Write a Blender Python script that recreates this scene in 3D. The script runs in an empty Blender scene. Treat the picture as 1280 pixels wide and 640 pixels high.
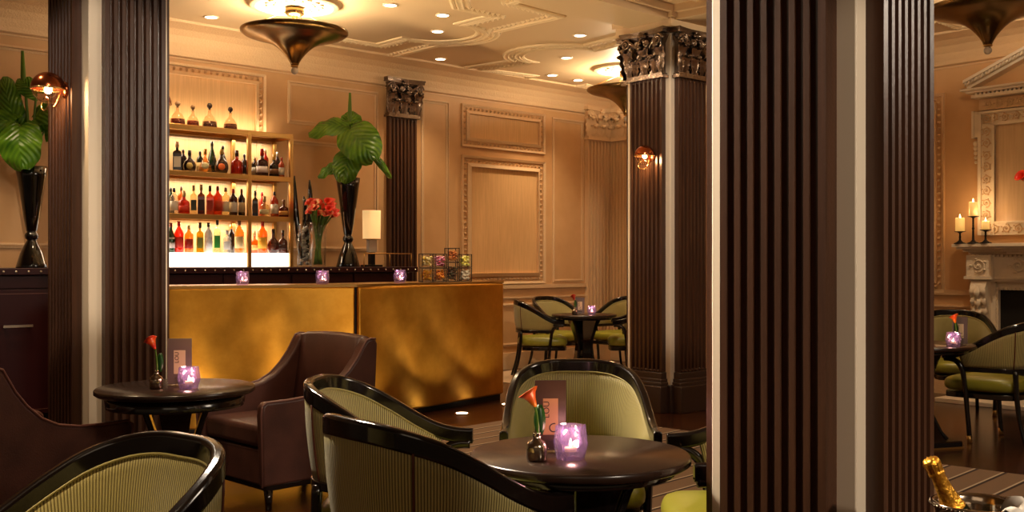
import bpy, bmesh, math, random
from math import sin, cos, pi, sqrt, atan2, radians
from mathutils import Vector, Matrix

random.seed(7)
SC = bpy.context.scene
COL = SC.collection

# ------------------------------------------------------------------ camera
CAMH = 1.30
F = 1300.0
HOR = 328.0
cam_d = bpy.data.cameras.new('camera')
cam = bpy.data.objects.new('camera', cam_d)
COL.objects.link(cam)
cam.location = (0, 0, CAMH)
cam.rotation_euler = (pi / 2, 0, 0)
cam_d.sensor_width = 36.0
cam_d.lens = F / 1280.0 * 36.0
cam_d.shift_y = (HOR - 320.0) / 1280.0
cam_d.clip_start = 0.05
cam_d.clip_end = 100
SC.camera = cam

# ------------------------------------------------------------------ colour management, world
SC.view_settings.view_transform = 'Standard'
SC.view_settings.look = 'None'
SC.view_settings.exposure = 0.42
SC.view_settings.gamma = 1.0
SC.view_settings.use_curve_mapping = False
SC.cycles.use_denoising = True
SC.cycles.max_bounces = 8
SC.cycles.transparent_max_bounces = 12
SC.cycles.sample_clamp_indirect = 4.0
SC.cycles.caustics_reflective = False
SC.cycles.caustics_refractive = False
world = bpy.data.worlds.new('world')
SC.world = world
world.use_nodes = True
world.node_tree.nodes['Background'].inputs[0].default_value = (1.0, 0.66, 0.38, 1)
world.node_tree.nodes['Background'].inputs[1].default_value = 0.08

CEIL = 3.50


def light(name, kind, loc, energy, color=(1, .7, .42), size=0.1, rot=None, sx=None, sy=None, spot=None, blend=.5, spread=None):
    d = bpy.data.lights.new(name, kind)
    d.energy = energy
    d.color = color
    if kind == 'AREA':
        if sx:
            d.shape = 'RECTANGLE'; d.size = sx; d.size_y = sy
        else:
            d.size = size
        if spread: d.spread = spread
    elif kind == 'SPOT':
        d.spot_size = radians(spot or 80); d.spot_blend = blend; d.shadow_soft_size = size
    else:
        d.shadow_soft_size = size
    o = bpy.data.objects.new(name, d)
    COL.objects.link(o)
    o.location = loc
    if rot: o.rotation_euler = rot
    return o


def aim(o, target):
    v = Vector(target) - o.location
    o.rotation_euler = v.to_track_quat('-Z', 'Y').to_euler()


# added unseen area lamps, filling in for the rest of the lounge
a = light('lounge_fill', 'AREA', (4.3, 2.9, 2.9), 40, (1, .84, .66), sx=1.0, sy=1.0); aim(a, (-.6, 4.2, 1.2))
a = light('lounge_fill', 'AREA', (-.6, -1.6, 3.2), 9, (1, .78, .55), sx=2.5, sy=1.6); aim(a, (-.3, 6.5, .9))
a = light('lounge_fill', 'AREA', (-1.9, 4.7, 3.3), 58, (1, .84, .64), sx=.6, sy=.6, spread=radians(75)); aim(a, (.7, 2.9, 1.4))  # added narrow lamp, aimed to graze the nearest pillar's left face

# added unseen spots brightening the pillars, the last one the garnish jars
for (loc, tgt, e, ang) in (((3.0, -1.0, 3.2), (.95, 2.62, 1.25), 330, 20), ((-.5, 1.4, 3.4), (-2.2, 5.5, 1.9), 300, 22), ((.9, 5.4, 3.4), (1.37, 9.0, 1.9), 190, 34), ((.1, 7.6, 3.4), (-.55, 9.5, 1.2), 150, 13)):
    a = light('added_spot', 'SPOT', loc, e, (1, .84, .66), .06, spot=ang, blend=.35); aim(a, tgt)

# ------------------------------------------------------------------ helpers
def lin(c):
    c = c / 255.0
    return c / 12.92 if c <= .04045 else ((c + .055) / 1.055) ** 2.4


def rgb(r, g, b):
    return (lin(r), lin(g), lin(b), 1)


def at(px, Y, z=None):
    """floor position seen at picture column px at distance Y"""
    return ((px - 640.0) / F * Y, Y) if z is None else ((px - 640.0) / F * Y, Y, z)


def mat(name, color, rough=.5, metal=0., noise=None, bump=None, emit=None, trans=0., ior=1.45, coat=0., spec=None, sheen=0.):
    m = bpy.data.materials.new(name)
    m.use_nodes = True
    nt = m.node_tree
    b = nt.nodes['Principled BSDF']
    b.inputs['Base Color'].default_value = color
    b.inputs['Roughness'].default_value = rough
    b.inputs['Metallic'].default_value = metal
    b.inputs['Transmission Weight'].default_value = trans
    b.inputs['IOR'].default_value = ior
    b.inputs['Coat Weight'].default_value = coat
    b.inputs['Coat Roughness'].default_value = .08
    b.inputs['Sheen Weight'].default_value = sheen
    if spec is not None: b.inputs['Specular IOR Level'].default_value = spec
    if emit:
        b.inputs['Emission Color'].default_value = emit[0]
        b.inputs['Emission Strength'].default_value = emit[1]
    tc = nt.nodes.new('ShaderNodeTexCoord')
    if noise:      # (scale, color2, amount, stretch)
        sc, c2, lo, hi, st = noise
        mp = nt.nodes.new('ShaderNodeMapping'); mp.inputs['Scale'].default_value = st
        nt.links.new(tc.outputs['Object'], mp.inputs[0])
        n = nt.nodes.new('ShaderNodeTexNoise'); n.inputs['Scale'].default_value = sc; n.inputs['Detail'].default_value = 5
        nt.links.new(mp.outputs[0], n.inputs['Vector'])
        r = nt.nodes.new('ShaderNodeValToRGB')
        r.color_ramp.elements[0].position = lo; r.color_ramp.elements[0].color = color
        r.color_ramp.elements[1].position = hi; r.color_ramp.elements[1].color = c2
        nt.links.new(n.outputs['Fac'], r.inputs[0])
        nt.links.new(r.outputs[0], b.inputs['Base Color'])
    if bump:
        sc, st, dist = bump
        n = nt.nodes.new('ShaderNodeTexNoise'); n.inputs['Scale'].default_value = sc; n.inputs['Detail'].default_value = 4
        nt.links.new(tc.outputs['Object'], n.inputs['Vector'])
        bp = nt.nodes.new('ShaderNodeBump'); bp.inputs['Strength'].default_value = st; bp.inputs['Distance'].default_value = dist
        nt.links.new(n.outputs['Fac'], bp.inputs['Height'])
        nt.links.new(bp.outputs[0], b.inputs['Normal'])
    return m


M = {}
M['wall'] = mat('wall_paint', rgb(216, 172, 122), .55, noise=(3, rgb(208, 163, 113), .4, .65, (1, 1, 1)))
M['silk'] = mat('silk_panel', rgb(228, 184, 130), .38, coat=.3, noise=(14, rgb(214, 170, 118), .35, .65, (6, 6, .25)))
M['plaster'] = mat('plaster_trim', rgb(222, 186, 142), .5, bump=(60, .5, .01))
M['ceiling'] = mat('ceiling_paint', rgb(226, 196, 154), .6)
M['ornament'] = mat('ceiling_plaster', rgb(240, 214, 172), .5, bump=(45, .6, .012))
M['fireplaster'] = mat('fireplace_plaster', rgb(238, 220, 194), .5, bump=(50, .4, .01))
M['core'] = mat('pillar_paint', rgb(250, 232, 206), .5)
M['flute'] = mat('fluted_wood', rgb(84, 53, 36), .30, noise=(5, rgb(62, 39, 27), .3, .7, (8, 8, .4)), bump=(90, .15, .004))
M['bronze'] = mat('capital_bronze', rgb(132, 116, 104), .22, .9, bump=(25, .4, .01))
M['plinth'] = mat('plinth_wood', rgb(72, 52, 42), .28)
M['lacquer'] = mat('black_lacquer', rgb(18, 11, 9), .16, coat=.5)
M['tabletop'] = mat('table_wood', rgb(42, 28, 21), .25, noise=(4, rgb(50, 34, 26), .3, .7, (1, 14, 1)))
M['counter'] = mat('dark_leather', rgb(44, 12, 14), .36, spec=.3, bump=(120, .2, .003))
M['brass_edge'] = mat('shelf_brass', rgb(196, 150, 84), .3, .85)
M['brass_pale'] = mat('pale_brass', rgb(226, 186, 120), .25, .9)
M['chandelier'] = mat('antique_bronze', rgb(150, 122, 78), .24, .9, noise=(6, rgb(112, 88, 52), .3, .7, (1, 1, 1)))
M['copper'] = mat('copper_shade', rgb(170, 88, 48), .2, .95)
M['leather'] = mat('oxblood_leather', rgb(90, 54, 44), .38, noise=(6, rgb(68, 40, 33), .3, .7, (1, 1, 1)), bump=(140, .25, .004))
M['leather_pipe'] = mat('leather_piping', rgb(112, 72, 62), .34)
M['seat'] = mat('olive_leather', rgb(150, 146, 52), .32, noise=(5, rgb(134, 128, 40), .3, .7, (1, 1, 1)), bump=(130, .15, .003))
M['piping'] = mat('rust_piping', rgb(96, 48, 26), .5)
M['black'] = mat('flat_black', rgb(8, 6, 5), .7)  # even near-black, used on the firebox and the toe kick
M['iron'] = mat('dark_iron', rgb(26, 20, 18), .4, .5)
M['silver'] = mat('polished_silver', rgb(178, 160, 140), .14, 1.)
M['nail'] = mat('nickel_nail', rgb(230, 220, 205), .2, .9)
M['wax'] = mat('candle_wax', rgb(250, 226, 170), .5, emit=(rgb(255, 186, 92), .5))
M['flame'] = mat('flame', rgb(255, 220, 140), .5, emit=((1, .62, .25, 1), 22))
M['bulb'] = mat('lit_bulb', rgb(255, 230, 180), .5, emit=((1, .72, .38, 1), 60))
M['spot'] = mat('lit_lens', rgb(255, 240, 220), .5, emit=((1, .86, .66, 1), 9))
M['spotrim'] = mat('spot_trim', rgb(240, 220, 190), .4)
M['uplens'] = mat('lit_floor_lens', rgb(255, 240, 210), .5, emit=((1, .84, .6, 1), 9))
M['lightbox'] = mat('light_box', rgb(255, 248, 236), .5, emit=((1, .93, .8, 1), 1.5))
M['shade'] = mat('lamp_shade', rgb(250, 220, 160), .6, emit=((1, .60, .24, 1), .50))
M['crystal'] = mat('crystal', (.97, .92, .85, 1), .06, trans=.55, ior=1.5)
M['vaseblack'] = mat('gloss_black', rgb(8, 6, 6), .06, coat=.8)
M['stone'] = mat('white_pebble', rgb(200, 196, 190), .4)
M['stem'] = mat('green_stem', rgb(92, 132, 40), .4)
M['leafgreen'] = mat('dark_green_leaf', rgb(24, 70, 22), .35)
M['red'] = mat('calla_red', rgb(226, 62, 36), .4, noise=(22, rgb(250, 190, 120), .45, .7, (1, 1, 1)))
M['orange'] = mat('calla_orange', rgb(246, 140, 22), .4, noise=(10, rgb(232, 56, 36), .42, .6, (1, 1, 1)))
M['redcalla'] = mat('calla_scarlet', rgb(226, 48, 34), .4, noise=(16, rgb(240, 120, 30), .5, .7, (1, 1, 1)))
M['card'] = mat('menu_brown', rgb(66, 40, 32), .4)
M['cardgrey'] = mat('menu_grey', rgb(122, 104, 100), .4)
M['paper'] = mat('menu_paper', rgb(178, 126, 88), .5)
M['paperlight'] = mat('menu_paper_light', rgb(236, 208, 170), .5)
M['ink'] = mat('menu_ink', rgb(52, 28, 24), .6)
M['napkin'] = mat('white_linen', rgb(236, 226, 212), .7, bump=(300, .2, .003))
M['foil'] = mat('gold_foil', rgb(240, 172, 58), .28, .85, bump=(70, .9, .006))
M['darkglass'] = mat('dark_bottle_glass', rgb(14, 26, 12), .06, coat=.5)
M['medal'] = mat('foil_seal', rgb(120, 84, 30), .3, .8)
M['mirror'] = mat('overmantel_silk', rgb(220, 188, 148), .35, noise=(10, rgb(210, 176, 136), .35, .65, (6, 6, .3)))


def m_nodes(name):
    m = bpy.data.materials.new(name); m.use_nodes = True
    return m, m.node_tree, m.node_tree.nodes['Principled BSDF']


def thin_glass(name, tint, gloss=.5, rough=.03, ior=1.45, body=0., bodycol=None):
    '''clear or tinted glass that lets light through to what stands inside it'''
    m = bpy.data.materials.new(name); m.use_nodes = True
    nt = m.node_tree; nt.nodes.remove(nt.nodes['Principled BSDF']); out = nt.nodes['Material Output']
    tr = nt.nodes.new('ShaderNodeBsdfTransparent'); tr.inputs[0].default_value = tint
    gl = nt.nodes.new('ShaderNodeBsdfGlossy'); gl.inputs['Roughness'].default_value = rough
    lw = nt.nodes.new('ShaderNodeLayerWeight'); lw.inputs[0].default_value = .5
    pw = nt.nodes.new('ShaderNodeMath'); pw.operation = 'POWER'; pw.inputs[1].default_value = 3.5
    nt.links.new(lw.outputs['Facing'], pw.inputs[0])
    fr = nt.nodes.new('ShaderNodeMapRange'); fr.inputs[3].default_value = .05 * ior; fr.inputs[4].default_value = .75
    nt.links.new(pw.outputs[0], fr.inputs[0])
    src = tr
    if body:
        df = nt.nodes.new('ShaderNodeBsdfTranslucent'); df.inputs[0].default_value = bodycol or tint
        dd = nt.nodes.new('ShaderNodeBsdfDiffuse'); dd.inputs[0].default_value = bodycol or tint
        m0 = nt.nodes.new('ShaderNodeMixShader'); m0.inputs[0].default_value = .4
        nt.links.new(df.outputs[0], m0.inputs[1]); nt.links.new(dd.outputs[0], m0.inputs[2])
        m1 = nt.nodes.new('ShaderNodeMixShader'); m1.inputs[0].default_value = body
        nt.links.new(tr.outputs[0], m1.inputs[1]); nt.links.new(m0.outputs[0], m1.inputs[2]); src = m1
    mx = nt.nodes.new('ShaderNodeMixShader')
    nt.links.new(fr.outputs[0], mx.inputs[0]); nt.links.new(src.outputs[0], mx.inputs[1]); nt.links.new(gl.outputs[0], mx.inputs[2])
    nt.links.new(mx.outputs[0], out.inputs[0])
    return m


M['clear'] = thin_glass('clear_glass', (.97, .97, .95, 1), ior=1.5)
M['violet'] = thin_glass('violet_glass', rgb(232, 220, 255), ior=3.4, body=.08, bodycol=rgb(190, 172, 250))


def rib_material(name, c1, c2, pitch):
    m, nt, b = m_nodes(name)
    uv = nt.nodes.new('ShaderNodeUVMap'); uv.uv_map = 'UVMap'
    sp = nt.nodes.new('ShaderNodeSeparateXYZ'); nt.links.new(uv.outputs[0], sp.inputs[0])
    mu = nt.nodes.new('ShaderNodeMath'); mu.operation = 'MULTIPLY'; mu.inputs[1].default_value = 2 * pi / pitch
    nt.links.new(sp.outputs[0], mu.inputs[0])
    si = nt.nodes.new('ShaderNodeMath'); si.operation = 'SINE'; nt.links.new(mu.outputs[0], si.inputs[0])
    ma = nt.nodes.new('ShaderNodeMapRange'); ma.inputs[1].default_value = -1; ma.inputs[2].default_value = 1
    nt.links.new(si.outputs[0], ma.inputs[0])
    r = nt.nodes.new('ShaderNodeValToRGB')
    r.color_ramp.elements[0].color = c2; r.color_ramp.elements[0].position = .12
    r.color_ramp.elements[1].color = c1; r.color_ramp.elements[1].position = .6
    nt.links.new(ma.outputs[0], r.inputs[0]); nt.links.new(r.outputs[0], b.inputs['Base Color'])
    bp = nt.nodes.new('ShaderNodeBump'); bp.inputs['Strength'].default_value = .6; bp.inputs['Distance'].default_value = .003
    nt.links.new(ma.outputs[0], bp.inputs['Height']); nt.links.new(bp.outputs[0], b.inputs['Normal'])
    b.inputs['Roughness'].default_value = .5
    b.inputs['Sheen Weight'].default_value = .25
    return m


M['rib'] = rib_material('ribbed_olive_fabric', rgb(196, 180, 112), rgb(112, 98, 48), .008)


def brass_material():
    m, nt, b = m_nodes('burnished_brass')
    tc = nt.nodes.new('ShaderNodeTexCoord')
    n = nt.nodes.new('ShaderNodeTexNoise'); n.inputs['Scale'].default_value = 1.6; n.inputs['Detail'].default_value = 8; n.inputs['Roughness'].default_value = .7
    nt.links.new(tc.outputs['Object'], n.inputs['Vector'])
    r = nt.nodes.new('ShaderNodeValToRGB')
    r.color_ramp.elements[0].position = .3; r.color_ramp.elements[0].color = rgb(188, 128, 36)
    r.color_ramp.elements[1].position = .7; r.color_ramp.elements[1].color = rgb(230, 172, 70)
    nt.links.new(n.outputs['Fac'], r.inputs[0]); nt.links.new(r.outputs[0], b.inputs['Base Color'])
    n2 = nt.nodes.new('ShaderNodeTexNoise'); n2.inputs['Scale'].default_value = 5; n2.inputs['Detail'].default_value = 8
    nt.links.new(tc.outputs['Object'], n2.inputs['Vector'])
    mr = nt.nodes.new('ShaderNodeMapRange'); mr.inputs[3].default_value = .24; mr.inputs[4].default_value = .44
    nt.links.new(n2.outputs['Fac'], mr.inputs[0]); nt.links.new(mr.outputs[0], b.inputs['Roughness'])
    bp = nt.nodes.new('ShaderNodeBump'); bp.inputs['Strength'].default_value = .12; bp.inputs['Distance'].default_value = .01
    nt.links.new(n.outputs['Fac'], bp.inputs['Height']); nt.links.new(bp.outputs[0], b.inputs['Normal'])
    b.inputs['Metallic'].default_value = .95
    b.inputs['Anisotropic'].default_value = .75; b.inputs['Anisotropic Rotation'].default_value = .25
    tg = nt.nodes.new('ShaderNodeTangent'); tg.direction_type = 'RADIAL'; tg.axis = 'Z'; nt.links.new(tg.outputs[0], b.inputs['Tangent'])
    return m


M['brass'] = brass_material()


def floor_material():
    m, nt, b = m_nodes('dark_plank_floor')
    tc = nt.nodes.new('ShaderNodeTexCoord')
    mp = nt.nodes.new('ShaderNodeMapping'); mp.inputs['Rotation'].default_value = (0, 0, radians(-42.6))
    nt.links.new(tc.outputs['Object'], mp.inputs[0])
    br = nt.nodes.new('ShaderNodeTexBrick')
    br.inputs['Scale'].default_value = 1; br.inputs['Brick Width'].default_value = 1.4; br.inputs['Row Height'].default_value = .13
    br.inputs['Mortar Size'].default_value = .003
    br.inputs['Color1'].default_value = rgb(86, 46, 26); br.inputs['Color2'].default_value = rgb(64, 33, 18); br.inputs['Mortar'].default_value = rgb(30, 16, 9)
    nt.links.new(mp.outputs[0], br.inputs['Vector'])
    st = nt.nodes.new('ShaderNodeMapping'); st.inputs['Scale'].default_value = (1, 14, 1); nt.links.new(mp.outputs[0], st.inputs[0])
    n = nt.nodes.new('ShaderNodeTexNoise'); n.inputs['Scale'].default_value = 3; n.inputs['Detail'].default_value = 6; nt.links.new(st.outputs[0], n.inputs['Vector'])
    mx = nt.nodes.new('ShaderNodeMix'); mx.data_type = 'RGBA'; mx.blend_type = 'MULTIPLY'; mx.inputs[0].default_value = .6
    nt.links.new(br.outputs['Color'], mx.inputs[6]); nt.links.new(n.outputs['Color'], mx.inputs[7])
    nt.links.new(mx.outputs[2], b.inputs['Base Color'])
    b.inputs['Roughness'].default_value = .2
    return m


M['floor'] = floor_material()


def rug_material(name, base, dark, pale, pitch, rot, scale_arc=None):
    m, nt, b = m_nodes(name)
    tc = nt.nodes.new('ShaderNodeTexCoord')
    sp = nt.nodes.new('ShaderNodeSeparateXYZ')
    mp = nt.nodes.new('ShaderNodeMapping'); mp.inputs['Rotation'].default_value = (0, 0, rot)
    nt.links.new(tc.outputs['Object'], mp.inputs[0]); nt.links.new(mp.outputs[0], sp.inputs[0])
    src = sp.outputs[0]
    if scale_arc:
        ln = nt.nodes.new('ShaderNodeVectorMath'); ln.operation = 'LENGTH'
        nt.links.new(mp.outputs[0], ln.inputs[0]); src = ln.outputs['Value']
    dv = nt.nodes.new('ShaderNodeMath'); dv.operation = 'DIVIDE'; dv.inputs[1].default_value = pitch; nt.links.new(src, dv.inputs[0])
    fr = nt.nodes.new('ShaderNodeMath'); fr.operation = 'FRACT'; nt.links.new(dv.outputs[0], fr.inputs[0])
    r = nt.nodes.new('ShaderNodeValToRGB'); r.color_ramp.interpolation = 'CONSTANT'
    e = r.color_ramp.elements
    e[0].position = 0; e[0].color = base
    e[1].position = .80; e[1].color = dark
    k = e.new(.92); k.color = pale
    nt.links.new(fr.outputs[0], r.inputs[0])
    n = nt.nodes.new('ShaderNodeTexNoise'); n.inputs['Scale'].default_value = 160; nt.links.new(tc.outputs['Object'], n.inputs['Vector'])
    mx = nt.nodes.new('ShaderNodeMix'); mx.data_type = 'RGBA'; mx.blend_type = 'MULTIPLY'; mx.inputs[0].default_value = .35
    nt.links.new(r.outputs[0], mx.inputs[6]); nt.links.new(n.outputs['Color'], mx.inputs[7]); nt.links.new(mx.outputs[2], b.inputs['Base Color'])
    b.inputs['Roughness'].default_value = .95
    return m


M['rug'] = rug_material('striped_rug', rgb(134, 106, 82), rgb(56, 36, 28), rgb(206, 186, 160), .17, radians(0))
M['rug2'] = rug_material('pale_rug', rgb(214, 180, 144), rgb(120, 84, 60), rgb(226, 200, 168), .62, 0, True)


def leaf_material():
    m, nt, b = m_nodes('philodendron_leaf')
    tc = nt.nodes.new('ShaderNodeTexCoord')
    uv = nt.nodes.new('ShaderNodeUVMap'); uv.uv_map = 'UVMap'
    sp = nt.nodes.new('ShaderNodeSeparateXYZ'); nt.links.new(uv.outputs[0], sp.inputs[0])
    # side veins: stripes in v + |u|
    ab = nt.nodes.new('ShaderNodeMath'); ab.operation = 'ABSOLUTE'; nt.links.new(sp.outputs[0], ab.inputs[0])
    sb = nt.nodes.new('ShaderNodeMath'); sb.operation = 'SUBTRACT'; nt.links.new(sp.outputs[1], sb.inputs[0]); nt.links.new(ab.outputs[0], sb.inputs[1])
    mu = nt.nodes.new('ShaderNodeMath'); mu.operation = 'MULTIPLY'; mu.inputs[1].default_value = 42; nt.links.new(sb.outputs[0], mu.inputs[0])
    si = nt.nodes.new('ShaderNodeMath'); si.operation = 'SINE'; nt.links.new(mu.outputs[0], si.inputs[0])
    r = nt.nodes.new('ShaderNodeValToRGB')
    r.color_ramp.elements[0].position = .25; r.color_ramp.elements[0].color = rgb(44, 96, 20)
    r.color_ramp.elements[1].position = .75; r.color_ramp.elements[1].color = rgb(112, 166, 40)
    no = nt.nodes.new('ShaderNodeTexNoise'); no.inputs['Scale'].default_value = 7; nt.links.new(tc.outputs['Object'], no.inputs['Vector'])
    ad = nt.nodes.new('ShaderNodeMath'); ad.operation = 'MULTIPLY_ADD'; ad.inputs[1].default_value = .07; nt.links.new(si.outputs[0], ad.inputs[0]); nt.links.new(no.outputs['Fac'], ad.inputs[2])
    nt.links.new(ad.outputs[0], r.inputs[0]); nt.links.new(r.outputs[0], b.inputs['Base Color'])
    bp = nt.nodes.new('ShaderNodeBump'); bp.inputs['Strength'].default_value = .5; bp.inputs['Distance'].default_value = .006
    nt.links.new(si.outputs[0], bp.inputs['Height']); nt.links.new(bp.outputs[0], b.inputs['Normal'])
    b.inputs['Roughness'].default_value = .26
    return m


M['leaf'] = leaf_material()


class MB:
    """collects shapes into one mesh"""
    def __init__(s):
        s.v = []; s.f = []; s.uv = {}; s.sm = []

    def add(s, vs, fs, smooth=False, uvs=None):
        o = len(s.v)
        s.v += [tuple(p) for p in vs]
        if uvs:
            for i, u in enumerate(uvs): s.uv[o + i] = u
        for f in fs:
            s.f.append(tuple(o + i for i in f)); s.sm.append(smooth)
        return s

    def box(s, c, d, rz=0, taper=None):
        cx, cy, cz = c; x, y, z = d[0] / 2, d[1] / 2, d[2] / 2
        vs = []
        for k, (sx, sy, sz) in enumerate([(-1, -1, -1), (1, -1, -1), (1, 1, -1), (-1, 1, -1), (-1, -1, 1), (1, -1, 1), (1, 1, 1), (-1, 1, 1)]):
            t = taper if (taper and sz < 0) else 1
            px, py = sx * x * t, sy * y * t
            vs.append((cx + px * cos(rz) - py * sin(rz), cy + px * sin(rz) + py * cos(rz), cz + sz * z))
        return s.add(vs, [(3, 2, 1, 0), (4, 5, 6, 7), (0, 1, 5, 4), (1, 2, 6, 5), (2, 3, 7, 6), (3, 0, 4, 7)])

    def boxpts(s, p):
        return s.add(p, [(3, 2, 1, 0), (4, 5, 6, 7), (0, 1, 5, 4), (1, 2, 6, 5), (2, 3, 7, 6), (3, 0, 4, 7)])

    def lathe(s, prof, n=24, c=(0, 0, 0), sx=1, sy=1, smooth=True, cap=True, rot=0):
        vs = []; fs = []
        for (r, z) in prof:
            for k in range(n):
                a = 2 * pi * k / n + rot
                vs.append((c[0] + r * cos(a) * sx, c[1] + r * sin(a) * sy, c[2] + z))
        m = len(prof)
        for i in range(m - 1):
            for k in range(n):
                k2 = (k + 1) % n
                fs.append((i * n + k, i * n + k2, (i + 1) * n + k2, (i + 1) * n + k))
        if cap:
            fs.append(tuple(range(n - 1, -1, -1)))
            fs.append(tuple((m - 1) * n + k for k in range(n)))
        return s.add(vs, fs, smooth)

    def ball(s, c, r, n=10, m=7, sz=1):
        prof = [(max(r * sin(pi * i / m), 1e-4), -r * sz * cos(pi * i / m)) for i in range(m + 1)]
        return s.lathe(prof, n, c, cap=False)

    def tube(s, pts, rad, n=8, smooth=True, cap=True, closed=False, flat=1.0):
        pts = [Vector(p) for p in pts]
        N = len(pts)
        if not isinstance(rad, (list, tuple)): rad = [rad] * N
        vs = []; fs = []
        prev = None
        for i in range(N):
            if closed: t = pts[(i + 1) % N] - pts[i - 1]
            else: t = pts[min(i + 1, N - 1)] - pts[max(i - 1, 0)]
            t.normalize()
            if prev is None:
                up = Vector((0, 0, 1)) if abs(t.z) < .9 else Vector((0, 1, 0))
                a = t.cross(up).normalized()
            else:
                a = (prev - t * prev.dot(t)).normalized()
            prev = a
            b = t.cross(a)
            for k in range(n):
                an = 2 * pi * k / n + pi / n
                vs.append(pts[i] + a * cos(an) * rad[i] + b * sin(an) * rad[i] * flat)
        for i in range(N - (0 if closed else 1)):
            j = (i + 1) % N
            for k in range(n):
                k2 = (k + 1) % n
                fs.append((i * n + k, i * n + k2, j * n + k2, j * n + k))
        if cap and not closed:
            fs.append(tuple(range(n - 1, -1, -1))); fs.append(tuple((N - 1) * n + k for k in range(n)))
        return s.add(vs, fs, smooth)

    def sweep(s, pts, prof, closed=False, smooth=False, up=(0, 0, 1), cap=True, scl=None):
        """prof = [(side, up)] swept along pts; side = tangent x up, mitred"""
        pts = [Vector(p) for p in pts]; up = Vector(up)
        N = len(pts); n = len(prof)
        vs = []; fs = []
        for i in range(N):
            if closed: d0 = (pts[i] - pts[i - 1]); d1 = (pts[(i + 1) % N] - pts[i])
            else:
                d0 = pts[i] - pts[max(i - 1, 0)]; d1 = pts[min(i + 1, N - 1)] - pts[i]
                if d0.length < 1e-9: d0 = d1
                if d1.length < 1e-9: d1 = d0
            d0 = (d0 - up * d0.dot(up)).normalized(); d1 = (d1 - up * d1.dot(up)).normalized()
            t = (d0 + d1).normalized()
            side = t.cross(up).normalized()
            k = 1 / max(.35, t.dot(d0))
            q = scl[i] if scl else 1
            for (a, b) in prof:
                vs.append(pts[i] + side * a * k * q + up * b * q)
        for i in range(N - (0 if closed else 1)):
            j = (i + 1) % N
            for k in range(n):
                k2 = (k + 1) % n
                fs.append((i * n + k, j * n + k, j * n + k2, i * n + k2))
        if cap and not closed:
            fs.append(tuple(range(n))); fs.append(tuple((N - 1) * n + k for k in range(n - 1, -1, -1)))
        return s.add(vs, fs, smooth)

    def prism(s, poly, z0, z1, M4=None, smooth=False):
        n = len(poly)
        vs = [(p[0], p[1], z0) for p in poly] + [(p[0], p[1], z1) for p in poly]
        if M4: vs = [tuple(M4 @ Vector(v)) for v in vs]
        fs = [tuple(range(n - 1, -1, -1)), tuple(range(n, 2 * n))]
        fs += [(i, (i + 1) % n, n + (i + 1) % n, n + i) for i in range(n)]
        return s.add(vs, fs, smooth)

    def xf(s, M4):
        s.v = [tuple(M4 @ Vector(v)) for v in s.v]
        return s

    def build(s, name, m, parent=None, bevel=0, seg=2, sub=0, solid=0):
        me = bpy.data.meshes.new(name)
        me.from_pydata(s.v, [], s.f)
        me.update()
        for p, sm in zip(me.polygons, s.sm): p.use_smooth = sm or bool(bevel) or bool(sub)
        if s.uv:
            L = me.uv_layers.new(name='UVMap')
            for lp in me.loops:
                L.data[lp.index].uv = s.uv.get(lp.vertex_index, (0, 0))
        bm = bmesh.new(); bm.from_mesh(me)
        bmesh.ops.recalc_face_normals(bm, faces=bm.faces[:])
        bm.to_mesh(me); bm.free()
        o = bpy.data.objects.new(name, me)
        COL.objects.link(o)
        if m: me.materials.append(M[m] if isinstance(m, str) else m)
        if bevel:
            b = o.modifiers.new('bevel', 'BEVEL'); b.width = bevel; b.segments = seg; b.limit_method = 'ANGLE'; b.angle_limit = radians(35)
            b.harden_normals = False
            try:
                me.set_sharp_from_angle(angle=radians(40))
            except Exception: pass
        if solid:
            k = o.modifiers.new('solid', 'SOLIDIFY'); k.thickness = solid; k.offset = 0
        if sub:
            k = o.modifiers.new('sub', 'SUBSURF'); k.levels = sub; k.render_levels = sub
        if parent: o.parent = parent
        return o


def tag(o, label=None, cat=None, group=None, kind=None):
    if label: o['label'] = label
    if cat: o['category'] = cat
    if group: o['group'] = group
    if kind: o['kind'] = kind
    return o


def thing(name, label, cat, loc=(0, 0, 0), rz=0, group=None):
    o = bpy.data.objects.new(name, None)
    o.empty_display_size = .1
    COL.objects.link(o)
    o.location = loc if len(loc) == 3 else (loc[0], loc[1], 0); o.rotation_euler = (0, 0, rz)
    return tag(o, label, cat, group)


def struct(name, mb, m, **k):
    return tag(mb.build(name, m, **k), kind='structure')


def copy_tree(o, parent=None):
    c = o.copy(); COL.objects.link(c)
    if parent: c.parent = parent
    for ch in list(o.children): copy_tree(ch, c)
    return c


def dup(o, loc, rz, label, group=None):
    c = copy_tree(o); c.location = loc if len(loc) == 3 else (loc[0], loc[1], 0); c.rotation_euler = (0, 0, rz)
    c['label'] = label
    if group: c['group'] = group
    return c


def cr(pts, n):
    """Catmull-Rom resample through points"""
    P = [Vector(p) for p in pts]; out = []
    for i in range(len(P) - 1):
        p0 = P[max(i - 1, 0)]; p1 = P[i]; p2 = P[i + 1]; p3 = P[min(i + 2, len(P) - 1)]
        for k in range(n):
            t = k / n
            out.append(.5 * ((2 * p1) + (-p0 + p2) * t + (2 * p0 - 5 * p1 + 4 * p2 - p3) * t * t + (-p0 + 3 * p1 - 3 * p2 + p3) * t ** 3))
    out.append(P[-1])
    return out


def circ(r, n=16, c=(0, 0), ph=0):
    return [(c[0] + r * cos(2 * pi * k / n + ph), c[1] + r * sin(2 * pi * k / n + ph)) for k in range(n)]

# ================================================================== THE SETTING
# floor, ceiling and the two walls (the room stands at about 45 degrees to the view)
P1 = Vector((-3.22, 9.76)); D1 = Vector((.736, .677)); N1 = Vector((.677, -.736))
Q2 = Vector((1.317, 13.93)); D2 = Vector((.635, -.772)); N2 = Vector((-.772, -.635))


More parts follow.
